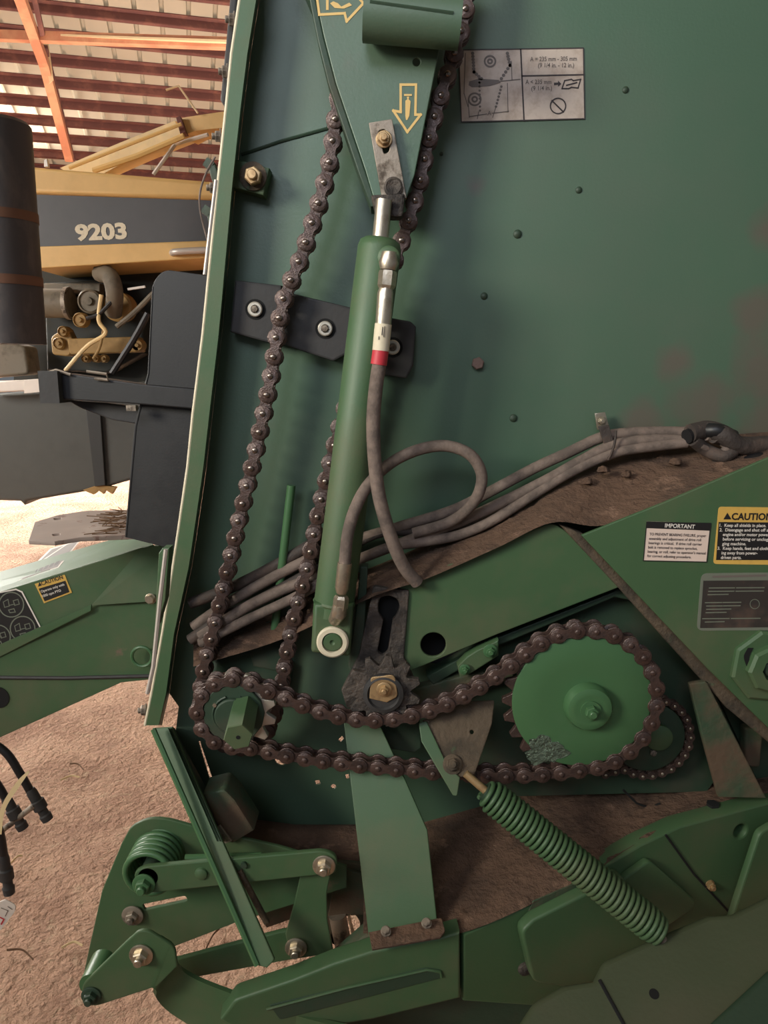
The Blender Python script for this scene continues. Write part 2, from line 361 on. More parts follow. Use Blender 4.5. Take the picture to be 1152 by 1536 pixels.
def roof():
    g = Geo(); S0, S1, T0, T1 = -22, 14, -10, 27; pitch = .30
    n = int((S1 - S0) / pitch); prof = []
    for k in range(n):
        s = S0 + k * pitch
        for ds, h in ((0, .05), (.035, .05), (.045, 0), (.29, 0)): prof.append((s + ds, h))
    for s, h in prof: g.v += [RP(T0, s, h), RP(T1, s, h)]
    for i in range(len(prof) - 1): g.f.append((2 * i, 2 * i + 1, 2 * i + 3, 2 * i + 2))
    struct('ceiling', g, 'roof_sheet', 0)
    # steel purlins: Z section, one trim each
    k = 0; t = 5.0
    while t < 26:
        q = Geo(); q.join(beam(RP(t, S0, -.05), RP(t, S1, -.05), .012, .09, RN)); q.join(beam(RP(t + .025, S0, -.095), RP(t + .025, S1, -.095), .05, .010, RN)); q.join(beam(RP(t - .03, S0, -.008), RP(t - .03, S1, -.008), .07, .012, RN))
        k += 1; struct('trim_%d' % k, q, 'purlin_red', 0); t += .49
roof()
def wl(a, b, z0, z1, name):
    g = Geo(); a = Vector(a); b = Vector(b); n = 60; d = (b - a)
    nn = Vector((-d.y, d.x)).normalized()
    for i in range(n * 4 + 1):
        p = a + d * i / (n * 4); h = .03 if i % 4 in (1, 2) else 0; p = p + nn * h
        g.v += [Vector((p.x, p.y, z0)), Vector((p.x, p.y, z1))]
    for i in range(n * 4): g.f.append((2 * i, 2 * i + 1, 2 * i + 3, 2 * i + 2))
    struct(name, g, 'wall_sheet', 0)
wl((-11, 23.5), (11, 23.5), -.05, 2.2, 'wall_back')
wl((9.5, 23), (9.5, 2.2), -.05, 3.0, 'wall_right')

# truss members under the roof
def truss_member(name, pa, pb, ta, tb, w, h, material, label, grp=None):
    o = mk(name, beam(P(*pa, ta), P(*pb, tb), w, h), material, None, 0); tag(o, label, 'beam', grp); return o
tt = thing('roof_truss', 'salmon painted steel roof truss with one long slanting chord and web', 'truss', tuple(P(60, 120, 9)))
for a, b, w in (((28, -10, 8.0), (66, 95, 9.2), .10), ((66, 95, 9.2), (104, 238, 10.6), .10), ((50, -10, 8.3), (64, 52, 8.7), .05), ((68, 70, 9.2), (110, 240, 10.9), .045)):
    mk('chord', beam(P(*a), P(*b), w, w), 'truss_red' if w > .07 else 'purlin_red', tt, 0)
mk('web_plate', slab_g([(62, 62), (72, 62), (80, 120), (74, 125)], 9.3, .01), 'truss_cream', tt, 0)
tag(mk('tie_beam', beam(P(-20, 53, 9.0), P(350, 66, 8.0), .1, .09), 'truss_red'), 'long horizontal orange beam crossing under the roof sheets', 'beam')
tag(mk('tie_rail', beam(P(12, 51, 8.9), P(350, 63, 7.9), .05, .02), 'truss_cream'), 'thin cream rail lying along the top of the orange beam', 'rail')

# ------------------------------------------------------------------ the harvester behind
def combine():
    Y = 5.4
    h = thing('combine_harvester', 'yellow and dark grey combine harvester parked behind the green baler', 'harvester', tuple(P(150, 740, Y)))
    slab('hood_top_band', [(30, 248), (345, 274), (338, 300), (40, 290)], Y - .03, 'comb_yellow', h, .9, .03)
    slab('side_panel', [(38, 288), (340, 298), (334, 362), (46, 371)], Y, 'comb_grey', h, .8, .002, label='dark grey middle band of the hood')
    slab('hood_bottom_band', [(46, 370), (334, 360), (330, 386), (52, 403)], Y - .02, 'comb_yellow', h, .85, .01)
    pl = VP(Y - .001)
    mk('model_number', text_px('9203', 114, 360, 191, 357, 21, pl.off(.002), .045), 'cream_label', h, 0)
    mk('grab_handle', sweep(spl([P(258, 380, Y), P(262, 378, Y - .06), P(290, 376, Y - .07), P(345, 374, Y - .07)]), .022, 10), 'pale_metal', h)
    # pieces under the hood
    slab('engine_bay', [(30, 398), (340, 380), (330, 575), (20, 580)], Y + .55, 'engine_dark', h, .1)
    e = slab('engine_block', [(66, 424), (160, 420), (215, 470), (215, 530), (160, 560), (70, 555)], Y + .35, 'engine_dark', h, .2, .02)
    def c3(x, y, r, d, y0, mt, nm='pulley'):
        s = S(x, y, y0); R = r * s; mk(nm, lathe(P(x, y, y0), TOW, [(R, -d), (R, 0), (R * .85, .012), (R * .8, .0), (R * .35, .0), (R * .3, .02), (.001, .02)], 24), mt, e)
    mk('exhaust_manifold', sweep([P(62, 455, Y + .2), P(108, 455, Y + .2)], 22 * S(80, 450, Y), 16), 'engine_iron', e)
    mk('clamp_ring', sweep([P(100, 455, Y + .19), P(106, 455, Y + .19)], 25 * S(80, 450, Y), 16), 'dull_steel', e)
    mk('intake_pipe', sweep(spl([P(150, 410, Y + .1), P(165, 415, Y), P(172, 440, Y), P(170, 470, Y + .1)]), 13 * S(160, 440, Y), 12), 'engine_iron', e)
    c3(176, 460, 22, .12, Y + .15, 'engine_yellow'); c3(134, 452, 18, .1, Y + .1, 'engine_iron'); c3(120, 480, 11, .06, Y + .02, 'engine_yellow')
    c3(94, 497, 8, .08, Y + .1, 'engine_yellow'); c3(88, 515, 9, .08, Y + .1, 'engine_yellow'); c3(206, 518, 9, .08, Y + .1, 'engine_yellow')
    for x in (128, 143, 155): c3(x, 538, 6, .05, Y + .05, 'engine_yellow', 'pipe_fitting')
    slab('valve_cover', [(100, 508, 4), (205, 505, 4), (210, 528, 4), (105, 532, 4)], Y + .1, 'engine_yellow', e, .15, .01)
    slab('mounting_flange', [(76, 505, 6), (100, 490, 6), (112, 515, 6), (104, 535, 6), (78, 532, 6)], Y + .12, 'engine_yellow', e, .1, .01)
    slab('upper_rail', [(60, 425), (150, 425), (150, 440), (60, 440)], Y + .25, 'engine_iron', e, .1, .01)
    for pts, r, mt in (([(152, 442), (148, 480), (158, 500), (130, 520), (98, 556)], 3.2, 'comb_pale'), ([(156, 490), (150, 520), (140, 538)], 2.2, 'engine_yellow'), ([(222, 470), (200, 510), (168, 560)], 5, 'hose_black'), ([(178, 440), (150, 470), (130, 478)], 3, 'hose_black'), ([(230, 440), (200, 470), (175, 490)], 4, 'engine_iron')):
        mk('engine_hose', sweep(spl([P(x, y, Y - .02) for x, y in pts]), r * S(150, 480, Y), 8), mt, e)
    mk('silver_lever', beam(P(192, 434, Y), P(218, 430, Y), .02, .015), 'pale_metal', e)
    slab('step_box', [(-30, 500), (38, 520, 6), (44, 562, 8), (-30, 568)], Y + .1, 'engine_iron', h, .2, .02)
    slab('walkway_rail', [(-30, 572), (62, 569), (62, 586), (-30, 590)], Y - .35, 'pale_metal', h, .1, .01, label='pale metal edge of the walkway')
    slab('walkway_clip', [(36, 570), (60, 568), (62, 588), (36, 590)], Y - .38, 'sticker_white', h, .02, .003)
    slab('fuel_tank', [(-30, 592), (70, 588), (330, 560), (330, 700), (200, 719), (148, 734), (40, 752), (36, 758), (30, 752), (-30, 750)], Y - .2, 'tank_dark', h, .6, .02, label='dark lower side shield')
    slab('tank_strap', [(128, 610), (150, 612), (158, 728), (142, 730)], Y - .23, 'comb_dark', h, .03, .005)
    slab('drain_bracket', [(124, 735), (148, 727), (174, 731), (168, 741), (158, 735), (155, 741), (148, 736), (140, 742)], Y - .21, 'engine_yellow', h, .04, .003)
    # cylinder at the left edge
    st = mk('air_cleaner_stack', lathe(P(20, 516, 4.3), (P(-6, 182, 4.3) - P(20, 516, 4.3)), [(.172, 0), (.172, (P(-6, 182, 4.3) - P(20, 516, 4.3)).length - .02), (.155, (P(-6, 182, 4.3) - P(20, 516, 4.3)).length)], 32), 'stack_grey', h, 40, 'dark grey upright cylinder with two rusty bands')
    ax = (P(-6, 182, 4.3) - P(20, 516, 4.3)).normalized(); LN = (P(-6, 182, 4.3) - P(20, 516, 4.3)).length
    for f in (.27, .56): mk('clamp_band', lathe(P(20, 516, 4.3) + ax * LN * f, ax, [(.176, 0), (.176, .05)], 32), 'band_rust', st)
    # unloading auger
    a = mk('unloading_auger', ribbon([(P(90, 252, 6), P(128, 275, 6)), (P(180, 214, 5.9), P(200, 237, 5.9)), (P(262, 181, 5.8), P(275, 204, 5.8))], .25), 'comb_pale', h, 0, 'pale yellow slanting auger arm')
    mk('auger_tip', ribbon([(P(266, 178, 5.78), P(272, 205, 5.78)), (P(290, 174, 5.75), P(296, 196, 5.75)), (P(350, 165, 5.7), P(350, 190, 5.7))], .25), 'comb_yellow', a, 0)
    mk('auger_edge', sweep([P(104, 252, 5.75), P(180, 222, 5.7), P(272, 186, 5.65)], .012, 6), 'comb_yellow', a)
    mk('lower_edge', sweep([P(140, 256, 5.7), P(206, 234, 5.65), P(276, 204, 5.6)], .02, 6), 'comb_yellow', a)
    slab('joint_flange', [(264, 176), (270, 174), (278, 198), (270, 200)], 5.7, 'purlin_red', a, .1)
    mk('antenna_wire', sweep([P(297, 170, 5.7), P(268, 129, 5.7), P(249, 135, 5.7)], .008, 6), 'truss_cream', a)
    mk('support_rod', sweep([P(230, 262, 5.7), P(263, 216, 5.7), P(312, 202, 5.6)], .014, 6), 'pale_metal', a)
    slab('beacon_stub', [(66, 250), (66, 240), (70, 238), (72, 250)], Y - .03, 'pale_metal', h, .03)
combine()

# ------------------------------------------------------------------ baler body
YP = 1.15
B = thing('round_baler', 'large green round baler side with open chain drive, filling the frame', 'baler', (.1, 1.15, .3))
POST = [(364, -80, 386), (361, 0, 384), (349, 80, 371), (341, 160, 361), (329, 270, 349), (318, 380, 339), (306, 500, 328), (291, 620, 314), (283, 700, 305), (270, 790, 292), (261, 850, 283), (245, 950, 261), (229, 1040, 249), (219, 1088, 238)]
YF = 1.09
def post():
    n = len(POST)
    L_ = [P(x, y, YF) for x, y, _ in POST]; R_ = [P(x2, y, YF) for _, y, x2 in POST]
    g = Geo(); th = .006
    for i in range(n): g.v += [L_[i], R_[i], L_[i] + Vector((0, th, 0)), R_[i] + Vector((0, th, 0))]
    for i in range(n - 1):
        a = 4 * i; b = a + 4; g.f += [(a, b, b + 1, a + 1), (a + 2, a + 3, b + 3, b + 2), (a, a + 2, b + 2, b), (a + 1, b + 1, b + 3, a + 3)]
    g.f += [(0, 1, 3, 2), (4 * n - 4, 4 * n - 2, 4 * n - 1, 4 * n - 3)]
    fl = mk('front_flange', g, 'green', B, 35, 'long green flange down the front edge')
    WB = [P(x2 + 5, y, YP + .003) for _, y, x2 in POST]
    w = Geo()
    for i in range(n): q = R_[i] - Vector((.002, 0, 0)); e = WB[i]; w.v += [q, e, q + Vector((-.004, 0, 0)), e + Vector((-.004, 0, 0))]
    for i in range(n - 1):
        a = 4 * i; b = a + 4; w.f += [(a, a + 1, b + 1, b), (a + 2, b + 2, b + 3, a + 3)]
    mk('inner_side_wall', w, 'green_panel', B, 35)
    # rim light along the flange's outer edge, put in as a pale bead
    mk('rim_light_bead', sweep([P(x - 1, y, YF + .004) for x, y, _ in POST], .0028, 6), 'cream_label', fl, 40, 'pale outer edge with painted rim light')
    return R_
R_ = post()
WX = [(x2 + 5, y) for _, y, x2 in POST]
panel_pts = WX[:-1] + [(268, 1060), (258, 1140), (300, 1235), (430, 1262), (560, 1262), (650, 1236), (1260, 1200), (1260, -90)]
slab('side_sheet', panel_pts, YP, 'green_panel', B, .004, .0004,
     holes=[[(507, 1110), (513, 1104), (516, 1108), (511, 1114)], [(472, 1171), (479, 1170), (481, 1176), (474, 1178)], ('c', 500, 1180, 4), [(518, 1162), (523, 1161), (524, 1168), (519, 1169)],
            ('c', 422, 1139, 10), [(297, 1112), (300, 1112), (318, 1166), (314, 1168)], [(399, 980, 2), (404, 985, 2), (409, 1000, 2), (405, 1001, 2), (399, 990, 2)]], label='wide green side sheet')
# sheet seam
pp = VP(YP - .0005)
mk('sheet_seam', sweep([P(x, y, YP - .001) for x, y in ((362, 232), (420, 212), (500, 190), (540, 182))], .0022, 6), 'green_dark', B)
def lower_leg():
    g = slab_g([(228, 1092), (258, 1090), (412, 1440, 4), (400, 1452), (384, 1448, 4)], TP((384, 1448, .87), (412, 1440, .87), (240, 1092, 1.02)), .006, .0015)
    lg = mk('lower_flange', g, 'green', B, 35, 'slanting lower green flange')
    mk('flange_lip', sweep([P(230, 1094, 1.0), P(386, 1448, .87)], .004, 6), 'green_clean', lg)
    # wall going back from the leg
    a = [P(256, 1092, 1.0), P(330, 1262, .94)]
    w = Geo().add([a[0], a[1], P(352, 1262, 1.15), P(262, 1092, 1.15)], [(0, 1, 2, 3)])
    b2 = Geo(); off = Vector((-.004, 0, 0)); w.add([v + off for v in w.v], [(3, 2, 1, 0)])
    mk('lower_side_wall', w, 'green_dark', B, 35)
    slab('foot_strip', [(355, 1310), (362, 1306), (404, 1385), (396, 1388)], .93, 'rust_dirt', B, .006)
lower_leg()
# grey-green box bracket inside lower corner
br = slab('corner_bracket', [(304, 1192), (336, 1184, 5), (352, 1200), (381, 1246), (348, 1266), (326, 1240)], .99, 'green_dirty', B, .05, .003)
mk('top_lug', slab_g([(318, 1245), (330, 1238), (348, 1262), (338, 1266)], .985, .004), 'dull_steel', br, 0)
# bracket with bolt at upper post
b1 = slab('upper_bracket', [(352, 238), (404, 252), (395, 293), (346, 280)], 1.12, 'green', B, .03, .002)
mk('washer', lathe(P(380, 265, 1.12), TOW, [(.019, 0), (.019, .004), (.012, .006)], 24), 'rust_dirt', b1)
mk('bolt', bolt_g(P(381, 266, 1.114), .0125, TOW, True, 0), 'brass_bolt', b1, 30)
# fasteners on the outer face of the flange
for y in (30, 108, 205, 282, 880, 1065):
    x = [a + (c - a) * (y - b) / (d - b) for (a, b, _), (c, d, _) in zip(POST, POST[1:]) if b <= y <= d][0] - 4
    mk('edge_bolt', bolt_g(P(x, y, YF + .03), .008, Vector((-1, -.2, 0)).normalized(), True, 1.3), 'dull_steel', B, 30)
slab('edge_cover', [(350, -60), (362, -60), (344, 120), (338, 160, 4), (330, 150, 4), (338, 70)], YF + .04, 'black_iron', B, .03, .003)
for (x, y) in ((321, 262), (318, 332)):
    k = slab('hinge_clamp', [(x - 8, y - 12), (x + 1, y - 16), (x + 10, y + 10), (x - 2, y + 12), (x - 6, y)], YF + .03, 'green_dark', B, .02, .002)
    mk('clamp_tab', box(P(x - 6, y - 14, YF + .04), (.012, .02, .012), Matrix.Rotation(.6, 3, 'Y')), 'green_dark', k)
tag(mk('thin_cable', sweep(spl([P(323, 235, .99), P(309, 260, .99), P(300, 290, .99), P(301, 320, .99), P(311, 360, .99)]), .0013, 6), 'hose'), 'thin pale looped wire hanging beside the front flange near the top', 'cable')
mk('edge_rod', sweep([P(324, 270, .975), P(307, 412, .975)], .0022, 6), 'pale_metal', B)
mk('latch_plate', slab_g([(238, 830), (244, 822), (254, 822), (248, 900), (236, 940), (232, 940)], .99, .02), 'green', B, 0)
mk('latch_edge', sweep([P(249, 824, .965), P(240, 900, .965), P(230, 1000, .965), P(221, 1040, .965)], .003, 6), 'pale_metal', B)
# bumps (carriage bolts and weld marks) on the sheet
for x, y, r in ((938, 135, 5), (868, 285, 5), (776, 351, 6.5), (726, 444, 5.5), (770, 627, 6), (662, 231, 3)):
    s = S(x, y, YP) * r; mk('dome_rivet', lathe(P(x, y, YP), TOW, [(s, -.001), (s * .95, s * .3), (s * .6, s * .6), (s * .2, s * .7)], 16), 'green_dark', B)
s = S(716, 545, YP); mk('hex_bolt', bolt_g(P(716, 545, YP), 9.5 * s, TOW, False, 0), 'pink_grease', B, 30, 'dusty pinkish hex bolt head')

# lower front plates
YG = 1.04
G1p = [(560, 886), (640, 868), (700, 840), (828, 784, 14), (850, 800), (935, 876), (745, 950), (612, 1008), (585, 1000)]
slab('drive_cover', [(600, 880), (640, 862), (828, 783, 12), (862, 806), (934, 879), (745, 952), (612, 1008), (600, 985)], YG, 'green', B, .006, .0015, holes=[('c', 650, 967, 19)], label='green cover plate with round hole')
mk('hole_backing', lathe(P(656, 962, YG + .05), TOW, [(.035, 0), (.035, .002)], 24), 'void_black', B)
slab('rear_cover', [(872, 803), (1000, 752), (1260, 640), (1260, 1160), (1152, 1092), (1062, 1004)], YG - .02, 'green', B, .006, .0015, label='green rear plate carrying the warning decals')
slab('cover_rim', [(838, 786), (874, 800), (1064, 1000), (1160, 1092), (1160, 1120), (1090, 1062), (930, 884)], YG - .005, 'rust_dirt', B, .02, .004, label='dusty diagonal rim between the plates')
# dirt covered ledge between sheet and plates
def ledge():
    top = [(290, 960), (420, 905), (560, 850), (640, 815), (780, 745), (860, 695), (960, 668), (1060, 655), (1260, 640)]
    bot = [(290, 1000), (420, 960), (560, 895), (640, 868), (745, 822), (828, 784), (905, 788), (1000, 752), (1260, 640)]
    bot[-1] = (1260, 655)
    A = spl([P(x, y, YP - .001) for x, y in top], 8); Bq = spl([P(x, y, YG - .015 + (.06 if x < 500 else 0)) for x, y in bot], 8)
    g = Geo(); n = len(A); m = 10
    for i in range(n):
        for j in range(m + 1):
            t = j / m; q = A[i].lerp(Bq[i], t); q.z += .004 * math.sin(i * 1.7 + j * 2.1) * math.sin(j * .9 + i * .31) * (0 < j < m); g.v.append(q)
    for i in range(n - 1):
        for j in range(m): a = i * (m + 1) + j; g.f.append((a, a + 1, a + m + 2, a + m + 1))
    mk('dirt_ledge', g, 'dirt_crust', B, 60, 'brown dirt caked ledge')
    # dirt lumps lying on it
    for x, y, r in ((905, 705, 9), (880, 722, 7), (868, 741, 8), (850, 752, 10), (888, 755, 5), (1012, 693, 8), (940, 712, 6)):
        c = P(x, y, YP - .065); q = lathe(c, (0, 0, 1), [(.001, -.004), (r * .0011, -.002), (r * .0009, .004), (.001, .006)], 9)
        for v in q.v: v += Vector((random.uniform(-.002, .002), random.uniform(-.002, .002), random.uniform(-.001, .001)))
        mk('dirt_clod', q, 'dirt_crust', B, 60)
ledge()
# recess behind the big sprocket
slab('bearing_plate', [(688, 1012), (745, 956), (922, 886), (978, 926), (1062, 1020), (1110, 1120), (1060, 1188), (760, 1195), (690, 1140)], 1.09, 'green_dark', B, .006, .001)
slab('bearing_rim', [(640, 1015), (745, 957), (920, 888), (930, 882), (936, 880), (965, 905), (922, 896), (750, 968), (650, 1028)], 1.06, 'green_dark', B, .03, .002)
a1 = slab('stop_bracket', [(686, 1000), (700, 985), (716, 975), (748, 960), (748, 984), (704, 1012), (690, 1016)], 1.035, 'green', B, .02, .002)
bolt(697, 1004, 1.03, 5.5, a1, 'green_clean'); bolt(735, 976, 1.03, 7, a1, 'green_clean')
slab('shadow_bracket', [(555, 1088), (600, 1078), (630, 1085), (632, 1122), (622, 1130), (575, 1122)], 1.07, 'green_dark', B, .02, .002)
slab('cross_rail', [(610, 1036), (700, 1012), (770, 1003), (770, 1015), (640, 1062), (610, 1062)], 1.06, 'green_dirty', B, .02, .003)
slab('gusset', [(1034, 1026, 4), (1060, 1022, 4), (1150, 1198), (1078, 1196), (1052, 1100)], 1.03, 'green_dirty', B, .01, .002)
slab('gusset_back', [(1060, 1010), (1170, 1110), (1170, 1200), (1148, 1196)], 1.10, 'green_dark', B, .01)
mk('tall_lug', slab_g([(1118, 1092, 5), (1146, 1096, 5), (1140, 1152, 5), (1118, 1150, 5)], 1.07, .02, .004), 'green_dirty', B, 35)
# hub on the right edge
hb = thing('bearing_hub', 'green flanged bearing hub at the right edge below the decals', 'hub', tuple(P(1145, 992, 1.02)))
c = P(1152, 998, YG - .022); k = .98 * S(1150, 988, YG)
mk('flange', lathe(c, TOW, [(58 * k, -.004), (58 * k, .004), (54 * k, .007), (30 * k, .007)], 8, .3), 'green', hb, 25)
mk('lock_collar', lathe(c, TOW, [(38 * k, 0), (38 * k, .016), (34 * k, .02), (18 * k, .02), (17 * k, .006), (.001, .006)], 8, .1), 'green', hb, 25)
mk('shaft_end', lathe(c, TOW, [(13 * k, 0), (13 * k, .014), (11 * k, .016)], 20), 'green_dark', hb)
mk('dark_slot', ribbon([(P(1122, 972, YG - .03), P(1130, 972, YG - .03)), (P(1116, 985, YG - .03), P(1124, 987, YG - .03)), (P(1120, 1000, YG - .03), P(1128, 998, YG - .03))], .0005), 'void_black', hb)

# lower frame, shelf and beams
def shelf():
    g = Geo(); n, m = 46, 22
    Aq = [P(545, 1262, 1.15), P(655, 1228, 1.15), P(850, 1178, 1.15), P(1000, 1165, 1.15), P(1260, 1105, 1.15)]
    Bq = [P(545, 1400, .93), P(690, 1400, .905), P(872, 1318, .955), P(1000, 1246, 1.0), P(1260, 1185, 1.07)]
    A = spl(Aq, 12); Bz = spl(Bq, 12); n = len(A)
    for i in range(n):
        for j in range(m + 1):
            t = j / m; q = A[i].lerp(Bz[i], t); q.z += .003 * math.sin(i * .9 + j * 1.3) * math.sin(j * .6 + i * .23) * (0 < j < m); g.v.append(q)
    for i in range(n - 1):
        for j in range(m): a = i * (m + 1) + j; g.f.append((a, a + 1, a + m + 2, a + m + 1))
    mk('frame_shelf', g, 'dirt_crust', B, 60, 'brown dirt caked top of the lower frame')
shelf()
pA = TP((345, 1500, .875), (690, 1500, .90), (690, 1400, .90))
slab('front_beam', [(352, 1500, 6), (440, 1470), (500, 1446), (556, 1428), (600, 1418), (664, 1406), (690, 1399), (691, 1498), (560, 1530), (380, 1560), (330, 1530)], pA, 'green', B, .03, .004)
mk('beam_groove', slab_g([(404, 1508, 3), (640, 1452, 4), (664, 1456, 5), (660, 1468, 4), (420, 1530, 3)], pA.off(.0015), .002, .0009), 'green_dark', B, 0, 'shadowed lengthwise groove')  # shade inside the groove put in as a darker green strip
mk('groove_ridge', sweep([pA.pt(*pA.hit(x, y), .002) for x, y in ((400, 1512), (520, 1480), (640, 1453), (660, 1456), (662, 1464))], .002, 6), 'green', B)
pB = TP((694, 1500, .905), (1152, 1330, 1.045), (694, 1400, .905))
slab('rear_beam', [(695, 1402), (800, 1356), (872, 1320), (960, 1268), (1020, 1240), (1150, 1205), (1260, 1180), (1260, 1420), (960, 1520), (695, 1502)], pB, 'green', B, .03, .003, holes=[('c', 1111, 1247, 9)])
mk('hole_backing', lathe(pB.pt(*pB.hit(1111, 1247), -.028), pB.n, [(.02, 0), (.02, .001)], 16), 'void_black', B)
pad = pB.off(.02)
slab('wear_pad', [(782, 1398, 10), (800, 1380), (880, 1340), (932, 1312, 8), (1000, 1420), (905, 1472), (850, 1482), (800, 1474, 10)], pad, 'green', B, .02, .004)
slab('pivot_pad', [(930, 1322, 10), (975, 1290, 8), (1045, 1352, 8), (1040, 1364), (990, 1398, 5)], pB.off(.012), 'green', B, .012, .003)
mk('pad_shadow_gap', slab_g([(800, 1352), (870, 1322), (900, 1318), (880, 1336), (796, 1378), (782, 1392)], pB.off(.002), .002, .0005), 'green_dirty', B, 0)  # shade of the gap above the pad laid on as a coloured strip
mk('grease_fitting', bolt_g(pB.pt(*pB.hit(1064, 1327)), 5.5 * pB.sc(1064, 1327), pB.n, True, 1.2), 'brass_bolt', B, 30)
mk('rust_button', lathe(pB.pt(*pB.hit(786, 1452)), pB.n, [(.010, 0), (.009, .005), (.003, .007)], 12), 'greasy_rust', B)
mk('beam_seam', sweep([pB.pt(*pB.hit(x, y), .001) for x, y in ((998, 1252), (1040, 1310), (1100, 1375))], .0018, 6), 'void_black', B)
slab('end_gusset', [(1096, 1384), (1140, 1250, 8), (1160, 1238, 5), (1260, 1210), (1260, 1330)], pB.off(.03), 'green', B, .012, .003)
pC = TP((780, 1536, .80), (1152, 1400, .88), (900, 1440, .86))
slab('lower_guard', [(640, 1700), (690, 1600), (775, 1540), (800, 1502, 10), (845, 1476, 6), (890, 1470), (905, 1440, 8), (985, 1404), (1060, 1372), (1096, 1370), (1260, 1290), (1260, 1700)], pC, 'olive', B, .06, .008, label='olive dusty lower guard')
mk('guard_hole', lathe(pC.pt(*pC.hit(981, 1491)), pC.n, [(.0062, 0), (.0062, .0006)], 16), 'void_black', B, 0)
mk('guard_slot', sweep([pC.pt(*pC.hit(x, y), .0004) for x, y in ((899, 1470), (940, 1545))], .0022, 6), 'void_black', B)
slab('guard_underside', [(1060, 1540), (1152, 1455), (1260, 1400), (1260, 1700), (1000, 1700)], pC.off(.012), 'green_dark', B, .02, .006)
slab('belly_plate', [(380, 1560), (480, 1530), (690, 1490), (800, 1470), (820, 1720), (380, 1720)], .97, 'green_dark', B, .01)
mk('square_hole', slab_g([(976, 1412), (988, 1404), (997, 1412), (985, 1420)], .875, .002), 'void_black', B, 0)
for x, y, r, nm in ((1069, 1210, 9, 'shelf_hole'),):
    c0 = P(x, y, 1.045); mk(nm, lathe(c0 + Vector((0, 0, .002)), (0, 0, 1), [(.010, 0), (.010, .004)], 6), 'void_black', B, 0)
mk('shelf_crack', sweep([P(x, y, 1.07) for x, y in ((935, 1185), (955, 1205), (975, 1212), (990, 1205))], .0018, 6), 'void_black', B)
# dark lower interior (left)
mk('pickup_tube', sweep([P(300, 1250, 1.12), P(440, 1268, 1.12), P(590, 1268, 1.12)], .032, 20), 'dirt_crust', B, 60)
slab('inner_frame', [(392, 1290), (480, 1290), (560, 1300), (552, 1415), (545, 1420), (470, 1392), (440, 1378), (400, 1392), (372, 1350)], 1.08, 'green_dirty', B, .01, .001, holes=[[(500, 1372, 3), (532, 1370, 8), (541, 1385, 6), (538, 1402, 5), (516, 1412), (502, 1416)]])
mk('grey_roller', sweep([P(506, 1372, 1.05), P(516, 1424, 1.05)], 13 * S(508, 1390, 1.05), 16), 'dull_steel', B)
mk('bright_pin', sweep([P(523, 1372, 1.04), P(532, 1410, 1.04)], .0025, 8), 'zinc', B)
slab('curved_gusset', [(505, 1300), (560, 1318), (560, 1372), (492, 1375)], 1.05, 'green_dirty', B, .006)
slab('frame_return', [(545, 1405), (572, 1400), (575, 1430), (500, 1470), (470, 1470)], .935, 'green_dirty', B, .03, .004)

# strap
pS = TP((548, 1400, .92), (655, 1380, .92), (560, 1085, 1.05))
sp = slab('support_strap', [(514, 1070), (556, 1070), (572, 1092), (608, 1170), (641, 1245), (656, 1386), (553, 1406)], pS, 'green', B, .006, .0012, label='broad plain green support strap')
fl_ = slab('strap_foot', [(553, 1398), (662, 1376, 4), (668, 1396, 4), (660, 1406), (558, 1424)], TP((553, 1424, .872), (662, 1404, .88), (655, 1376, .905)), 'dirt_crust', sp, .004, .001)
mk('foot_bolt', bolt_g(P(579, 1397, .888), 6 * S(580, 1391, .9), Vector((0, -.5, .86)), False, 1.3), 'dull_steel', sp, 30)
mk('foot_bolt', bolt_g(P(640, 1385, .892), 6 * S(640, 1374, .9), Vector((0, -.5, .86)), False, 1.3), 'dull_steel', sp, 30)

# ------------------------------------------------------------------ chain builder
def fig8(pitch, rp, waist, k=9):
    pts = []
    a0 = math.asin(waist / rp)
    for s, cx in ((1, pitch / 2), (-1, -pitch / 2)):
        for i in range(k):
            A = -PI + a0 + (2 * PI - 2 * a0) * i / (k - 1) if s > 0 else a0 + (2 * PI - 2 * a0) * i / (k - 1)
            pts.append((cx + rp * math.cos(A), rp * math.sin(A)))
    pts2 = []
    for i, p in enumerate(pts):
        pts2.append(p)
        if i in (k - 1, 2 * k - 1): pts2.append((0, waist * .92 * (1 if i == k - 1 else -1)))
    return pts2
def fig8b(pitch, rp, waist):
    k = 11; out = []; a0 = math.asin(min(.99, waist / rp))
    for i in range(k): A = -PI + a0 + (2 * PI - 2 * a0) * i / (k - 1); out.append((pitch / 2 + rp * math.cos(A), rp * math.sin(A)))
    out.append((0, waist * .9))
    for i in range(k): A = a0 + (2 * PI - 2 * a0) * i / (k - 1); out.append((-pitch / 2 + rp * math.cos(A), rp * math.sin(A)))
    out.append((0, -waist * .9)); return out
def prism_y(poly, y0, y1):
    n = len(poly); g = Geo(); b = .0006
    ins = [(x * .97, z * .93) for x, z in poly]
    g.v = [Vector((x, y0, z)) for x, z in ins] + [Vector((x, y0 + b, z)) for x, z in poly] + [Vector((x, y1 - b, z)) for x, z in poly] + [Vector((x, y1, z)) for x, z in ins]
    for r in range(3):
        for i in range(n): j = (i + 1) % n; g.f.append((r * n + i, r * n + j, (r + 1) * n + j, (r + 1) * n + i))
    g.f.append(tuple(reversed(range(n)))); g.f.append(tuple(range(3 * n, 4 * n))); return g
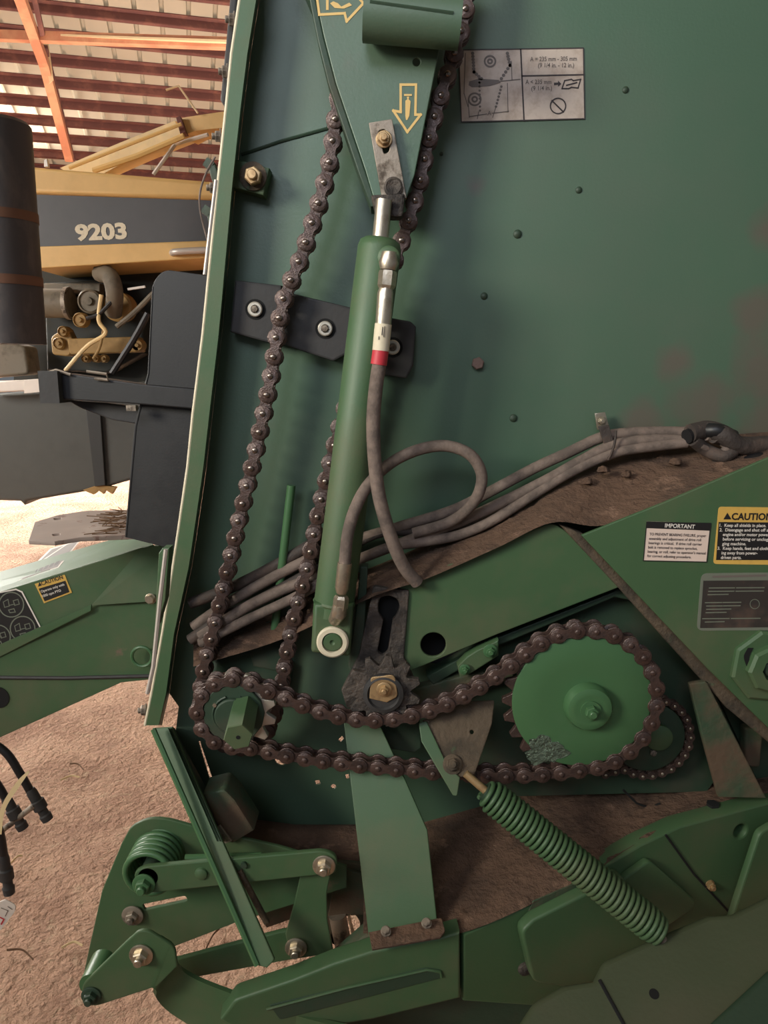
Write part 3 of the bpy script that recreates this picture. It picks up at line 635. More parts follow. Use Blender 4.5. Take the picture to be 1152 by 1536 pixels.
def chain_meshes(pitch, w, mt, mr):
    th = pitch * .115; res = []
    for kind in (0, 1):
        rp = pitch * (.43 if kind == 0 else .48); yo = w * (.5 if kind == 0 else .36)
        g = Geo()
        for s in (-1, 1): g.join(prism_y(fig8b(pitch, rp, rp * .62), s * yo - th / 2, s * yo + th / 2))
        nplate = len(g.f)
        if kind == 0:
            for cx in (-pitch / 2, pitch / 2):
                g.join(lathe((cx, w * .5 + th * .5, 0), (0, -1, 0), [(pitch * .13, -th * .5), (pitch * .15, w + th), (pitch * .15, w + th * 1.6), (pitch * .09, w + th * 2)], 12))
        else:
            for cx in (-pitch / 2, pitch / 2):
                g.join(lathe((cx, w * .31, 0), (0, -1, 0), [(pitch * .29, 0), (pitch * .29, w * .62)], 16))
        me = bpy.data.meshes.new('chain_link'); me.from_pydata(g.v, [], g.f); me.validate(); me.update()
        me.materials.append(M[mt]); me.materials.append(M[mr])
        for i, p in enumerate(me.polygons):
            p.use_smooth = True
            if i >= nplate: p.material_index = 1
        me.set_sharp_from_angle(angle=math.radians(40)); res.append(me)
    return res
def chain(name, path, pitch, w, label, closed=True, lab_cat='chain', mt='chain_oily', mr='chain_roller', keep=None):
    root = thing(name, label, lab_cat, tuple(path[0]))
    # resample
    pts = list(path) + ([path[0]] if closed else [])
    tot = sum((pts[i + 1] - pts[i]).length for i in range(len(pts) - 1))
    n = int(round(tot / pitch)); n -= n % 2 if closed else 0; st = tot / n
    out = []; i = 0; acc = 0
    for k in range(n + 1):
        d = k * st
        while i < len(pts) - 2 and acc + (pts[i + 1] - pts[i]).length < d - 1e-9: acc += (pts[i + 1] - pts[i]).length; i += 1
        L_ = (pts[i + 1] - pts[i]).length; out.append(pts[i].lerp(pts[i + 1], min(1, (d - acc) / L_ if L_ else 0)))
    ms = chain_meshes(st, w, mt, mr); cnt = 0
    for k in range(n):
        a, b = out[k], out[k + 1]; c = (a + b) / 2
        if keep and not keep(c): continue
        o = bpy.data.objects.new('outer_link' if k % 2 == 0 else 'inner_link', ms[k % 2]); COL.objects.link(o); o.parent = root
        o.location = c - WL[root.name]; o.rotation_euler = (0, -math.atan2(b.z - a.z, b.x - a.x), 0); cnt += 1
    print(name, 'links', cnt, 'pitch', st)
    return root
def arc(c, r, a0, a1, n=24): return [Vector((c.x + r * math.cos(a0 + (a1 - a0) * k / n), c.y, c.z + r * math.sin(a0 + (a1 - a0) * k / n))) for k in range(n + 1)]
def inview(c, mrg=60):
    q = proj(c); return -mrg < q[0] < 1152 + mrg and -mrg < q[1] < 1536 + mrg

# long elevator chain loop
YV = 1.09
left = [(470, -120), (488, -40), (505, 60), (510, 130), (503, 187), (496, 240), (487, 278), (469, 337), (450, 393), (427, 449), (416, 506), (407, 566), (396, 621), (384, 677), (371, 732), (358, 786), (346, 840), (334, 892), (322, 944), (308, 998), (302, 1040)]
bott = [(308, 1080), (335, 1112), (370, 1118), (400, 1098), (418, 1050)]
right = [(429, 989), (434, 963), (445, 911), (460, 859), (471, 803), (488, 725), (515, 620), (560, 480), (607, 350), (628, 280), (640, 222), (652, 174), (674, 105), (693, 40), (705, -40), (712, -120)]
pv = spl([P(x, y, YV) for x, y in left + bott + right], 6)
chain('drive_chain', pv, .0268, .023, 'long dark chain running down behind the hydraulic cylinder on both sides', closed=False, keep=lambda c: inview(c, 40))

# sprockets
def sprocket_g(c, N_, pitch, th, bore=.0, tip=.34, rr=.27):
    R = pitch / (2 * math.sin(PI / N_)); poly = []
    for k in range(N_ * 8):
        ph = 2 * PI * k / (N_ * 8); s_ = min(1, (1 - abs(math.cos(ph * N_ / 2)) ** 1.5) / .74)
        r = R - pitch * rr + pitch * (rr + tip) * s_; poly.append((r * math.cos(ph), r * math.sin(ph)))
    pl = PL(c, (1, 0, 0), (0, 0, 1)); loops = [poly]
    if bore: loops.append(circ_uv((0, 0), bore))
    return slab_uv(pl, loops, th, .001)
YC = 1.00
cb = P(871, 1049, YC); kb = S(871, 1049, YC); Rb = 112 * kb
cs = P(352, 1067, YC); ks = S(352, 1067, YC); Rs = 55 * ks
# roller chain
upper = [(700, 1040), (670, 1055), (640, 1066), (613, 1073), (585, 1078), (557, 1079), (530, 1077), (500, 1072), (470, 1063), (440, 1050), (415, 1037)]
lowr = [(400, 1126), (440, 1133), (480, 1138), (560, 1147), (650, 1156), (750, 1163), (800, 1164)]
path = []
path += arc(cb, Rb, math.radians(-95), math.radians(128), 40)
path += [P(794, 970, YC), P(766, 998, YC), P(734, 1021, YC)] + [P(x, y, YC) for x, y in upper]
path += arc(cs, Rs, math.radians(50), math.radians(292), 26)
path += [P(x, y, YC) for x, y in lowr]
# smooth
for _ in range(2):
    path = [(path[i - 1] + path[i] * 2 + path[(i + 1) % len(path)]) / 4 for i in range(len(path))]
chain('roller_chain', path, .0262, .020, 'oily brown roller chain looped around the big round sprocket and idler', mr='chain_oily')

bs = thing('drive_sprocket', 'large bright green disc sprocket with centre hub, biggest wheel in the drive', 'sprocket', tuple(cb))
Nb = int(round(2 * PI * Rb / .0262))
mk('toothed_ring', sprocket_g(cb + Vector((0, -.004, 0)), Nb, 2 * Rb * math.sin(PI / Nb), .008, tip=.22, rr=.30), 'chain_oily', bs, 30, 'brown worn teeth')
disc = mk('disc', lathe(cb, TOW, [(104 * kb, 0), (104 * kb, .0065), (102 * kb, .0075), (60 * kb, .0075), (40 * kb, .0075)], 64), 'green_clean', bs, 30)
ch_ = P(880, 1056, YC - .0075)
hub = mk('hub', lathe(ch_, TOW, [(35 * kb, 0), (35 * kb, .012), (32 * kb, .018), (26 * kb, .020), (22 * kb, .020)], 40), 'green_clean', bs, 35)
mk('hub_washer', lathe(ch_ + TOW * .02, TOW, [(15 * kb, 0), (15 * kb, .003)], 28), 'green_clean', hub)
mk('hub_bolt', bolt_g(ch_ + TOW * .022, 10 * kb, TOW, True, 0), 'green_clean', hub, 30)
oil = []
for k in range(40):
    A = 2 * PI * k / 40; r = 1 + .18 * math.sin(3 * A + 1) + .1 * math.sin(7 * A) + .06 * math.sin(13 * A)
    oil.append((818 + 30 * r * math.cos(A), 1126 + 20 * r * math.sin(A)))
mk('oil_glint_patch', slab_g(oil, YC - .0083, .0008, .0003), 'oil_glint', bs, 0, 'oil patch with the bright glint put into its colour')

# small left sprocket
ls = thing('output_sprocket', 'small green sprocket with protruding hexagonal shaft at lower left', 'sprocket', tuple(cs))
Ns = int(round(2 * PI * Rs / .0262))
mk('toothed_ring', sprocket_g(cs + Vector((0, -.004, 0)), Ns, 2 * Rs * math.sin(PI / Ns), .009, tip=.3), 'bare_tooth', ls, 30, 'bare worn steel teeth')
mk('disc', lathe(cs, TOW, [(46 * ks, 0), (46 * ks, .009), (45 * ks, .010), (30 * ks, .010)], 14), 'green_dark', ls, 20)
mk('collar', lathe(cs, TOW, [(27 * ks, .009), (27 * ks, .016), (25 * ks, .018), (20 * ks, .018)], 36), 'green_dark', ls, 35)
mk('lock_ring', sweep([cs + Vector((30 * ks * math.cos(a / 24 * 5.6 + 1.9), -.0115, 30 * ks * math.sin(a / 24 * 5.6 + 1.9))) for a in range(25)], .0018, 6), 'green_dark', ls)
sh0 = P(358, 1056, YC - .010)
mk('hex_shaft', lathe(sh0 + Vector((.008, 0, -.006)), (.06, -1, -.1), [(21 * ks, 0), (21 * ks, .070), (20 * ks, .072)], 6, .2), 'green', ls, 20, 'green hexagonal shaft stub')
e_ = sh0 + Vector((.008, 0, -.006)) + Vector((.06, -1, -.1)).normalized() * .0722
mk('centre_drill', lathe(e_, (.06, -1, -.1), [(.0028, 0), (.0028, .0004)], 14), 'void_black', ls)
for a in (.3, 2.6, 4.9): mk('set_screw', lathe(cs + Vector((31 * ks * math.cos(a), -.0105, 31 * ks * math.sin(a))), TOW, [(.003, 0), (.003, .003)], 6), 'zinc', ls, 20)

# rear small chain and sprocket
YR = 1.06
cr = P(972, 1105, YR); kr = S(972, 1105, YR)
rr_ = 62 * kr
pr = arc(cr, rr_, math.radians(-125), math.radians(110), 40)
pr = [P(880, 1150, YR), P(905, 1160, YR)] + pr + [P(920, 1040, YR), P(880, 1035, YR)]
chain('rear_chain', pr, .0150, .012, 'small fine chain with bright pins on the sprocket behind the big disc', closed=False, mr='zinc')
rs = thing('rear_sprocket', 'small dark green sprocket half hidden behind the big disc sprocket', 'sprocket', tuple(cr))
mk('disc', lathe(cr, TOW, [(54 * kr, -.003), (54 * kr, .003), (52 * kr, .004), (20 * kr, .004)], 40), 'green_dark', rs, 30)
mk('shaft_hub', lathe(P(985, 1102, YR), TOW, [(20 * kr, 0), (20 * kr, .012), (17 * kr, .014)], 24), 'green', rs, 35)
mk('shaft_bolt', bolt_g(P(979, 1128, YR - .004), 5 * kr, TOW, True, 0), 'dull_steel', rs, 30)

# keyhole bracket + idler
kbk = thing('chain_tensioner', 'rusty slotted keyhole bracket carrying a dark greasy idler sprocket', 'tensioner', tuple(P(575, 1000, 1.03)))
slab('slotted_plate', [(560, 880, 4), (614, 886, 4), (606, 985), (622, 1020), (600, 1060), (560, 1066), (520, 1062), (512, 1036), (528, 1005), (538, 985)], 1.035, 'greasy_rust', kbk, .012, .002,
     holes=[[(570, 897, 4), (583, 893, 6), (597, 899, 6), (600, 912, 6), (594, 925, 3), (589, 930), (582, 978, 4), (574, 984, 4), (566, 978, 4), (575, 930), (568, 920, 4), (567, 908, 4)]])
mk('slot_backing', slab_g([(560, 890), (605, 890), (600, 986), (560, 986)], 1.055, .002), 'void_black', kbk, 0)
slab('rear_bracket', [(540, 850), (552, 850), (545, 980), (527, 1010), (522, 1000), (536, 900)], 1.045, 'green_dark', kbk, .02, .002)
ci = P(575, 1036, YC); ki = S(575, 1036, YC)
mk('idler_sprocket', sprocket_g(ci + Vector((0, -.004, 0)), 11, .0262, .010, tip=.26, rr=.3), 'greasy_rust', kbk, 30)
mk('idler_disc', lathe(ci, TOW, [(30 * ki, 0), (30 * ki, .012), (24 * ki, .014), (22 * ki, .010)], 30), 'black_iron', kbk)
mk('square_washer', slab_g([(554, 1048), (556, 1016, 5), (592, 1012, 8), (597, 1045, 6), (580, 1054)], YC - .013, .003), 'brass_bolt', kbk, 0)
mk('idler_bolt', bolt_g(P(576, 1034, YC - .016), 7 * ki, TOW, True, 1.6), 'brass_bolt', kbk, 30, 'yellowish hex nut and washer')

# triangular bracket and spring
tb = thing('spring_bracket', 'dusty brown triangular bracket pointing down between the chain runs', 'bracket', tuple(P(685, 1130, .98)))
pT = TP((640, 1180, .965), (740, 1180, .965), (690, 1050, 1.025))
slab('gusset_plate', [(634, 1080), (700, 1052), (742, 1050, 4), (738, 1086), (712, 1162), (690, 1166), (668, 1160)], pT, 'rust_dirt', tb, .005, .0015, holes=[('c', 708, 1098, 3)])
slab('side_flange', [(628, 1084), (640, 1082), (672, 1150), (690, 1166), (686, 1194, 4), (680, 1194, 4), (632, 1112)], pT.off(.004), 'green', tb, .004, .0012)
mk('pivot_bolt', bolt_g(pT.pt(*pT.hit(678, 1147), .002), 10 * S(680, 1147, .97), pT.n, True, 1.5), 'rust_dirt', tb, 30)
tsp = thing('tension_spring', 'long green coil spring on a rod slanting down to the right', 'spring', tuple(P(850, 1290, .93)))
a_ = P(727, 1186, .955); b_ = P(990, 1398, .885); ax = (b_ - a_); LN = ax.length; ax.normalize()
mk('rod', sweep([P(698, 1160, .963), a_ + ax * .02], .0055, 14), 'brass_bolt', tsp, 40, 'bare yellowish steel rod')
mk('end_eye', sweep([b_ - ax * .01, P(994, 1412, .88)], .007, 12), 'dull_steel', tsp)
u = ax.cross(Vector((0, -1, 0))).normalized(); v = ax.cross(u)
hx = []; turns = 37; n_ = turns * 18; Rsp = .0205; rw = .0033
for i in range(n_ + 1):
    t = i / n_; A = 2 * PI * turns * t; taper = min(1, .62 + t * turns * .22, .8 + (1 - t) * turns * .1)
    hx.append(a_ + ax * (LN * t) + (u * math.cos(A) + v * math.sin(A)) * (Rsp * taper))
mk('coil', sweep(hx, rw, 8), 'green', tsp, 60)
mk('spring_core', sweep([a_, b_], .013, 16), 'green_dark', tsp)

# ------------------------------------------------------------------ hydraulic cylinder
YH = 1.03
cy = thing('hydraulic_cylinder', 'tall green hydraulic cylinder leaning slightly, ringed pin at its foot', 'cylinder', tuple(P(495, 960, YH)))
t_ = P(571, 358, YH); f_ = P(492, 975, YH); s_ = S(530, 700, YH)
ax = (t_ - f_); LN = ax.length; ax.normalize()
mk('barrel', lathe(f_, ax, [(.0285, .055), (.0285, LN - .012), (.026, LN - .004), (.020, LN)], 40), 'green', cy, 40)
sd = ax.cross(TOW).normalized()
base = slab_g([(470, 905), (530, 908), (525, 986, 6), (466, 980, 6)], YH - .026, .05, .006)
mk('base_clevis', base, 'green', cy, 35)
mk('weld_ring', lathe(f_ + ax * .07, ax, [(.0285, 0), (.0303, .003), (.0285, .006)], 36), 'green', cy)
pc = P(499, 962, YH - .0262)
mk('pin_ring', lathe(pc, TOW, [(24.5 * s_, 0), (24.5 * s_, .004), (22 * s_, .006), (16 * s_, .006), (15.5 * s_, .0005), (.001, .0005)], 40), 'cream_label', cy, 35, 'worn cream ring around the foot pin')
mk('foot_pin', lathe(pc, TOW, [(15 * s_, 0), (15 * s_, .003), (13 * s_, .005), (.004, .005), (.001, .002)], 32), 'green', cy, 35)
mk('piston_rod', sweep([t_ - ax * .01, P(576, 300, YH)], .0105, 20), 'zinc', cy, 40, 'bare steel rod')
mk('upper_port', lathe(P(583, 388, YH - .02), TOW, [(.014, 0), (.014, .014), (.011, .016)], 20), 'green', cy)
# fittings and hoses
YT = YH - .045
h1 = thing('hydraulic_hose', 'dusty grey hose hanging from the top fitting, red tape near its end', 'hose', tuple(P(583, 388, YT)))
A1 = [(583, 388), (582, 410), (579, 440), (575, 480), (569, 540)]
w_ = [P(x, y, YT) for x, y in A1]
mk('elbow_fitting', sweep([P(584, 378, YT), P(583, 395, YT), P(582, 405, YT)], [.009, .0125, .010], 16), 'zinc', h1)
mk('swivel_nut', lathe(P(582, 406, YT), (w_[2] - w_[1]), [(.0105, 0), (.0115, .003), (.0115, .018), (.0095, .022)], 6), 'zinc', h1, 20)
mk('crimp_ferrule', sweep([P(579, 432, YT), P(578, 440, YT), P(575, 486, YT)], [.0085, .0102, .0102], 20), 'zinc', h1, 40)
mk('paper_tag_sleeve', sweep([P(575, 486, YT), P(571, 526, YT)], .0108, 20), 'cream_label', h1, 40, 'cream printed sleeve')
q = PL(P(573, 506, YT - .0112), P(571, 524, YT - .0112) - P(575, 488, YT - .0112), (.9, 0, .1))
pq = VP(YT - .0112); g = Geo()
for dx, y0, y1 in ((3, 490, 505), (0, 491, 502), (-4, 505, 509)): g.join(line_g([(574 + dx - (y0 - 490) * .1, y0), (574 + dx - (y1 - 490) * .1, y1)], 1.2, pq))
mk('sleeve_print', g, 'ink_dark', h1, 0)
mk('red_tape_band', sweep([P(571, 526, YT), P(568, 547, YT)], .0105, 20), 'red_tape', h1, 40, 'red tape band')
mk('hose_body', sweep(spl([P(x, y, YT + d) for x, y, d in ((569, 546, 0), (564, 580, 0), (560, 630, .004), (562, 690, .008), (570, 750, .012), (588, 810, .02), (606, 850, .03), (626, 874, .04))], 10), .0092, 16), 'hose', h1, 60)
h2 = thing('hydraulic_hose', 'dusty grey hose looping up from the lower fitting and over to the right', 'hose', tuple(P(515, 850, YT)))
mk('elbow_fitting', sweep([P(502, 930, YH - .03), P(508, 920, YT), P(510, 908, YT)], [.009, .011, .010], 16), 'zinc', h2)
mk('swivel_nut', lathe(P(510, 914, YT), (P(514, 880, YT) - P(510, 914, YT)), [(.0095, 0), (.0105, .003), (.0105, .016), (.008, .02)], 6), 'zinc', h2, 20)
mk('crimp_ferrule', sweep([P(512, 890, YT), P(513, 882, YT), P(517, 844, YT)], [.007, .0098, .0098], 20), 'zinc', h2, 40)
mk('hose_body', sweep(spl([P(x, y, Y_) for x, y, Y_ in ((517, 845, YT), (522, 800, YT), (534, 760, YT + .01), (556, 722, YT + .03), (590, 692, 1.05), (630, 674, 1.05), (670, 669, 1.05), (705, 682, 1.05), (722, 710, 1.055), (718, 740, 1.06), (700, 765, 1.075), (670, 785, 1.09), (620, 800, 1.095))], 10), .0082, 16), 'hose', h2, 60)
# long bundle
runs = [
 ([(1060, 650), (1000, 648), (940, 650), (900, 657), (850, 680), (800, 703), (740, 735), (680, 765), (600, 790), (520, 815), (440, 850), (350, 900), (290, 940)], 1.115, 8.5, 'hose'),
 ([(1040, 662), (980, 660), (920, 668), (870, 692), (820, 720), (760, 750), (700, 778), (620, 808), (540, 838), (460, 870), (380, 905), (300, 955)], 1.10, 8.5, 'hose'),
 ([(1030, 664), (960, 672), (920, 680), (860, 706), (800, 742), (740, 780), (690, 802), (640, 812), (580, 822), (520, 850), (450, 892), (370, 930), (300, 965)], 1.095, 8, 'hose'),
 ([(800, 748), (760, 768), (700, 790), (640, 798), (570, 800), (500, 835)], 1.12, 7, 'hose_dark')]
runs += [([(520, 790), (470, 815), (410, 850), (350, 880), (285, 905)], 1.118, 9, 'hose_dark'), ([(500, 840), (450, 868), (390, 900), (330, 930), (285, 960)], 1.105, 9, 'hose_dark')]
lb = ['uppermost dusty hose of the bundle crossing the side sheet', 'second dusty hose of the bundle, just under the uppermost one', 'lower dusty hose of the bundle, sagging along the dirt ledge', 'short dark hose tucked behind the hose bundle near the cylinder', 'dark greasy hose left of the cylinder, higher of the two dark ones', 'dark greasy hose left of the cylinder, lower of the two dark ones']
for (pts, Y_, r, mt), l_ in zip(runs, lb):
    o = mk('bundle_hose', sweep(spl([P(x, y, Y_ + .004 * math.sin(i)) for i, (x, y) in enumerate(pts)], 8), r * S(700, 700, Y_), 12), mt, None, 60); tag(o, l_, 'hose', 'hose bundle along the ledge')
# clip
cl = thing('hose_clip', 'small bright steel clip bolted above the hose bundle', 'clip', tuple(P(902, 635, 1.13)))
slab('strap_plate', [(892, 620), (908, 618), (914, 640), (896, 645)], 1.128, 'zinc', cl, .003)
slab('strap_loop', [(898, 640), (914, 638), (922, 668), (908, 672)], 1.10, 'hose_dark', cl, .004, .001)
mk('bolt', bolt_g(P(902, 631, 1.127), .0062, TOW, True, 0), 'zinc', cl, 30)
tag(mk('cable_tie', sweep(spl([P(x, y, 1.088) for x, y in ((924, 646), (922, 664), (917, 680), (912, 690))]), .0018, 6), 'hose_dark'), 'thin dark tie wrapped around the hoses right of the clip', 'cable tie')
# greasy knot at right
kn = thing('hose_knot', 'black greasy tangle of wrapped hoses at the right edge', 'hose', tuple(P(1090, 670, 1.09)))
for pts, r, mt in (([(1035, 650), (1060, 645), (1085, 652), (1110, 668), (1160, 668), (1250, 672)], 14, 'hose_dark'), ([(1040, 660), (1060, 675), (1085, 684), (1100, 674), (1092, 660), (1070, 655)], 10, 'hose_dark'),
                   ([(1050, 668), (1075, 680), (1095, 680), (1110, 665), (1125, 672), (1140, 692)], 6, 'hose'), ([(1070, 700), (1090, 705), (1120, 695), (1150, 688), (1250, 690)], 11, 'hose_black'), ([(1060, 655), (1080, 662), (1090, 672), (1080, 682)], 6, 'hose'), ([(1030, 655), (1050, 648), (1075, 646), (1100, 656)], 11, 'hose_black')):
    mk('wrapped_hose', sweep(spl([P(x, y, 1.085 + .008 * math.sin(i * 2)) for i, (x, y) in enumerate(pts)], 8), r * S(1090, 670, 1.09), 12), mt, kn, 60)

# green rod
tag(mk('guide_rod', sweep([P(437, 728, 1.115), P(412, 945, 1.115)], 6.5 * S(425, 830, 1.1), 16), 'green_clean'), 'short thin green rod standing between the two chain runs', 'rod')
slab('rod_bracket', [(368, 960), (395, 935, 4), (412, 928), (425, 880, 8), (445, 870, 8), (448, 900), (432, 960), (425, 1010), (380, 1000)], 1.125, 'green_dark', B, .02, .003)
slab('rear_housing', [(318, 990), (350, 975), (400, 972), (440, 1000), (430, 1060), (300, 1070)], 1.13, 'green_dark', B, .03, .01)

# ------------------------------------------------------------------ lever arm with arrows
YL = 1.055
lv = thing('tension_lever', 'pointed green lever plate with yellow arrow marks at the top', 'lever', tuple(P(590, 290, YL)))
slab('lever_plate', [(440, -80), (474, 0), (486, 55), (504, 125), (548, 255), (562, 302, 4), (608, 302, 4), (622, 262), (648, 130), (662, 60), (672, -80)], YL, 'green_panel', lv, .004, .0012, holes=[('c', 625, 93, 5.5)], label='tapering green plate')
slab('side_flange', [(438, -80), (474, 0), (486, 55), (504, 125), (548, 255), (566, 310), (556, 310), (536, 255), (492, 125), (476, 60), (464, 0), (430, -80)], YL + .002, 'green_dark', lv, .05, .002)
tp = mk('cross_tube', sweep([P(546, 22, YL - .035), P(690, 34, YL - .035)], .030, 28), 'green_panel', lv, 40, 'horizontal round tube')
mk('tube_slot', sweep([P(555, 3, YL - .064), P(680, 20, YL - .064)], .0022, 6), 'green_dark', lv)
sl = slab('slotted_link', [(553, 184), (588, 178), (610, 297), (574, 304)], YL - .012, 'dull_steel', lv, .006, .001, holes=[[(567, 196, 5), (578, 193, 5), (585, 226, 5), (576, 232, 5)]])
mk('slot_backing', slab_g([(562, 190), (584, 186), (592, 236), (572, 240)], YL - .004, .003), 'green_dark', sl, 0)
bolt(576, 209, YL - .013, 9.5, sl, 'brass_bolt', True, 1.3)
mk('round_boss', lathe(P(590, 281, YL - .012), TOW, [(14 * S(590, 281, YL), 0), (14 * S(590, 281, YL), .004), (11 * S(590, 281, YL), .006), (5 * S(590, 281, YL), .003)], 28), 'greasy_rust', sl)
mk('clevis_block', slab_g([(556, 292, 4), (608, 290, 4), (604, 325, 5), (565, 325, 5)], YH + .005, .03, .003), 'greasy_rust', lv, 30)
pl = VP(YL - .0004)
def arrow(name, pts, inner, lab, icon):
    t = thing(name, lab, 'decal', tuple(P(*pts[0], YL - .001)))
    mk('outline', line_g(pts, 3.6, pl, True), 'arrow_yellow', t, 0)
    g = Geo()
    for e in icon: g.join(fill_g(e, pl))
    mk('cylinder_icon', g, 'arrow_yellow', t, 0)
arrow('arrow_decal', [(601, 127), (624, 127), (623, 172), (631, 172), (611, 198), (590, 166), (601, 168)], None, 'yellow outlined arrow decal pointing down above the slotted link',
      [[(606, 141), (618, 141), (618, 144), (606, 144)], [(610, 145), (614, 145), (613, 149), (616, 152), (614, 174), (611, 180), (609, 180), (608, 174), (608, 151), (611, 149)]])
arrow('arrow_decal', [(474, -14), (518, -14), (518, -26), (545, 5), (520, 32), (517, 20), (479, 22)], None, 'yellow outlined arrow decal pointing right at the top frame edge',
      [[(489, -2), (493, -2), (493, 15), (489, 15)], [(495, 5), (500, 2), (507, 5), (512, 10), (524, 4), (528, 8), (516, 13), (502, 12)]])

# ------------------------------------------------------------------ black guide block
gb = thing('guide_block', 'black rectangular guide block with three bright nuts behind the chain', 'block', tuple(P(480, 490, 1.13)))
YB = 1.118
slab('left_pad', [(352, 420, 3), (422, 428), (416, 518), (345, 498, 3)], YB, 'black_iron', gb, .03, .003)
slab('middle_pad', [(430, 438), (530, 462), (522, 530), (500, 542, 3), (416, 514)], YB - .006, 'black_iron', gb, .036, .003)
slab('right_pad', [(560, 472), (616, 482, 3), (624, 490), (620, 548), (610, 568, 3), (560, 560)], YB, 'black_iron', gb, .03, .003)
for x, y, Yb in ((383, 464, YB), (488, 493, YB - .006), (589, 521, YB)):
    k = S(x, y, Yb); mk('socket_ring', lathe(P(x, y, Yb), TOW, [(15 * k, 0), (15 * k, .001)], 24), 'void_black', gb)
    mk('nut', lathe(P(x, y, Yb - .001), TOW, [(11 * k, 0), (11 * k, .004), (9.5 * k, .005), (6.2 * k, .005), (6.2 * k, .001)], 24), 'bare_tooth', gb, 30)
    mk('bolt_tip', lathe(P(x, y, Yb - .001), TOW, [(5.6 * k, 0), (5.6 * k, .008), (4.6 * k, .009)], 6), 'dull_steel', gb, 30)

# ------------------------------------------------------------------ decals
def decal(name, label, pts, pl, base, frame=None):
    o = thing(name, label, 'decal', tuple(pl.pt(*pl.hit(*pts[0][:2]))))
    mk('backing', slab_g(pts, pl, .0006, .0001), base, o, 0); return o
# chain measuring decal
pd = VP(YP - .0006 - .0006)
d = decal('chain_gauge_decal', 'cream decal with chain diagram and millimetre sizes near the top', [(688, 75), (875, 72), (877, 178), (692, 183)], pd, 'sticker_cream')
pt_ = pd.off(.0003)
g = Geo(); g.join(line_g([(688, 75), (875, 72), (877, 178), (692, 183)], 1.6, pt_, True)); g.join(line_g([(781, 74), (786, 181)], 2.2, pt_)); g.join(line_g([(783, 114), (876, 112)], 2.0, pt_))
mk('frame_lines', g, 'ink_dark', d, 0)
g = Geo()
for s, x0, y0, x1, y1, h in (('A = 235 mm - 305 mm', 795, 92, 865, 91, 6), ('(9 1/4 in. - 12 in.)', 807, 101, 861, 101, 6), ('A < 235 mm', 788, 126, 827, 126, 6), ('(9 1/4 in.)', 797, 136, 828, 135, 6), ('A', 731, 173, 737, 173, 6)):
    g.join(text_px(s, x0, y0, x1, y1, h, pt_, .012))
mk('lettering', g, 'ink_grey', d, 0)
g = Geo()
for x, y, r in ((735, 92, 8), (735, 92, 3), (712, 149, 9), (712, 149, 3.5)): g.join(line_g(ring_px(x, y, r), 2.4, pt_, True))
def dots(a, b, n, r):
    q = Geo()
    for k in range(n):
        t = k / (n - 1); q.join(fill_g(ring_px(a[0] + (b[0] - a[0]) * t, a[1] + (b[1] - a[1]) * t, r, 8), pt_))
    return q
g.join(dots((709, 80), (711, 108), 7, 2.6)); g.join(dots((711, 108), (722, 118), 4, 2.6)); g.join(dots((761, 80), (765, 98), 5, 2.6)); g.join(dots((765, 98), (752, 118), 5, 2.6)); g.join(dots((719, 118), (720, 166), 9, 1.8)); g.join(dots((752, 130), (744, 160), 7, 2.0))
g.join(fill_g([(704, 122), (718, 118), (748, 120), (751, 124), (735, 129), (708, 131), (703, 128)], pt_))
for pts in ([(698, 80), (696, 140), (702, 160)], [(702, 150), (704, 176)], [(761, 125), (762, 168)], [(704, 175), (730, 171)], [(738, 170), (763, 167)], [(750, 122), (780, 119)], [(718, 168), (716, 178)], [(744, 160), (739, 176)], [(767, 92), (768, 120)]): g.join(line_g(pts, 1.2, pt_))
mk('chain_diagram', g, 'ink_grey', d, 0)
g = Geo(); g.join(fill_g([(831, 124), (837, 124), (837, 121), (842, 126), (837, 130), (837, 127), (831, 128)], pt_)); g.join(line_g([(847, 121), (857, 119), (860, 121), (871, 119), (867, 132), (857, 131), (853, 133), (843, 133)], 1.8, pt_, True)); g.join(line_g([(850, 128), (865, 124)], 2.0, pt_))
g.join(line_g(ring_px(837, 159, 11.5), 1.8, pt_, True)); g.join(line_g([(828, 151), (845, 168)], 2.0, pt_))
mk('symbols', g, 'ink_dark', d, 0)
# right cover decals
YD = YG - .02
pd = VP(YD - .0006)
pt_ = pd.off(.0003)
d = decal('important_decal', 'pale printed decal headed with a black title bar, left of the yellow one', [(970, 782), (1066, 785), (1060, 843), (965, 841)], pd, 'sticker_pale')
mk('title_bar', fill_g([(970, 782), (1067, 785), (1066, 796), (969, 792)], pt_), 'sticker_black', d, 0)
mk('border', line_g([(970, 783), (1066, 785), (1060, 843), (965, 841)], 1.4, pt_, True), 'sticker_black', d, 0)
mk('title', text_px('IMPORTANT', 997, 791, 1042, 793, 6, pt_.off(.0003), .02), 'sticker_white', d, 0)
g = Geo()
for i, (s, w) in enumerate((('TO PREVENT BEARING FAILURE, proper', 85), ('assembly and adjustment of drive roll', 78), ('bearings is critical.  If drive roll carrier', 80), ('bolt is removed to replace sprocket,', 74), ('bearing, or roll, refer to operator\'s manual', 87), ('for correct adjusting procedure.', 66))):
    x = 974 - i * .7; y = 803 + i * 6.5; g.join(text_px(s, x, y, x + w, y + w * .03, 4.0, pt_, .012))
mk('lettering', g, 'ink_dark', d, 0)
d = decal('caution_decal', 'yellow bordered black caution decal at the right edge', [(1078, 760, 5), (1215, 762, 5), (1207, 848, 5), (1070, 846, 5)], pd, 'sticker_yellow')
mk('text_field', fill_g([(1078, 783), (1208, 784), (1203, 840), (1074, 840)], pt_), 'sticker_black', d, 0)
mk('warning_triangle', fill_g([(1085, 779), (1091, 769), (1097, 779)], pt_), 'sticker_black', d, 0)
mk('title', text_px('CAUTION', 1097, 779.5, 1158, 780, 10, pt_, .03), 'sticker_black', d, 0)
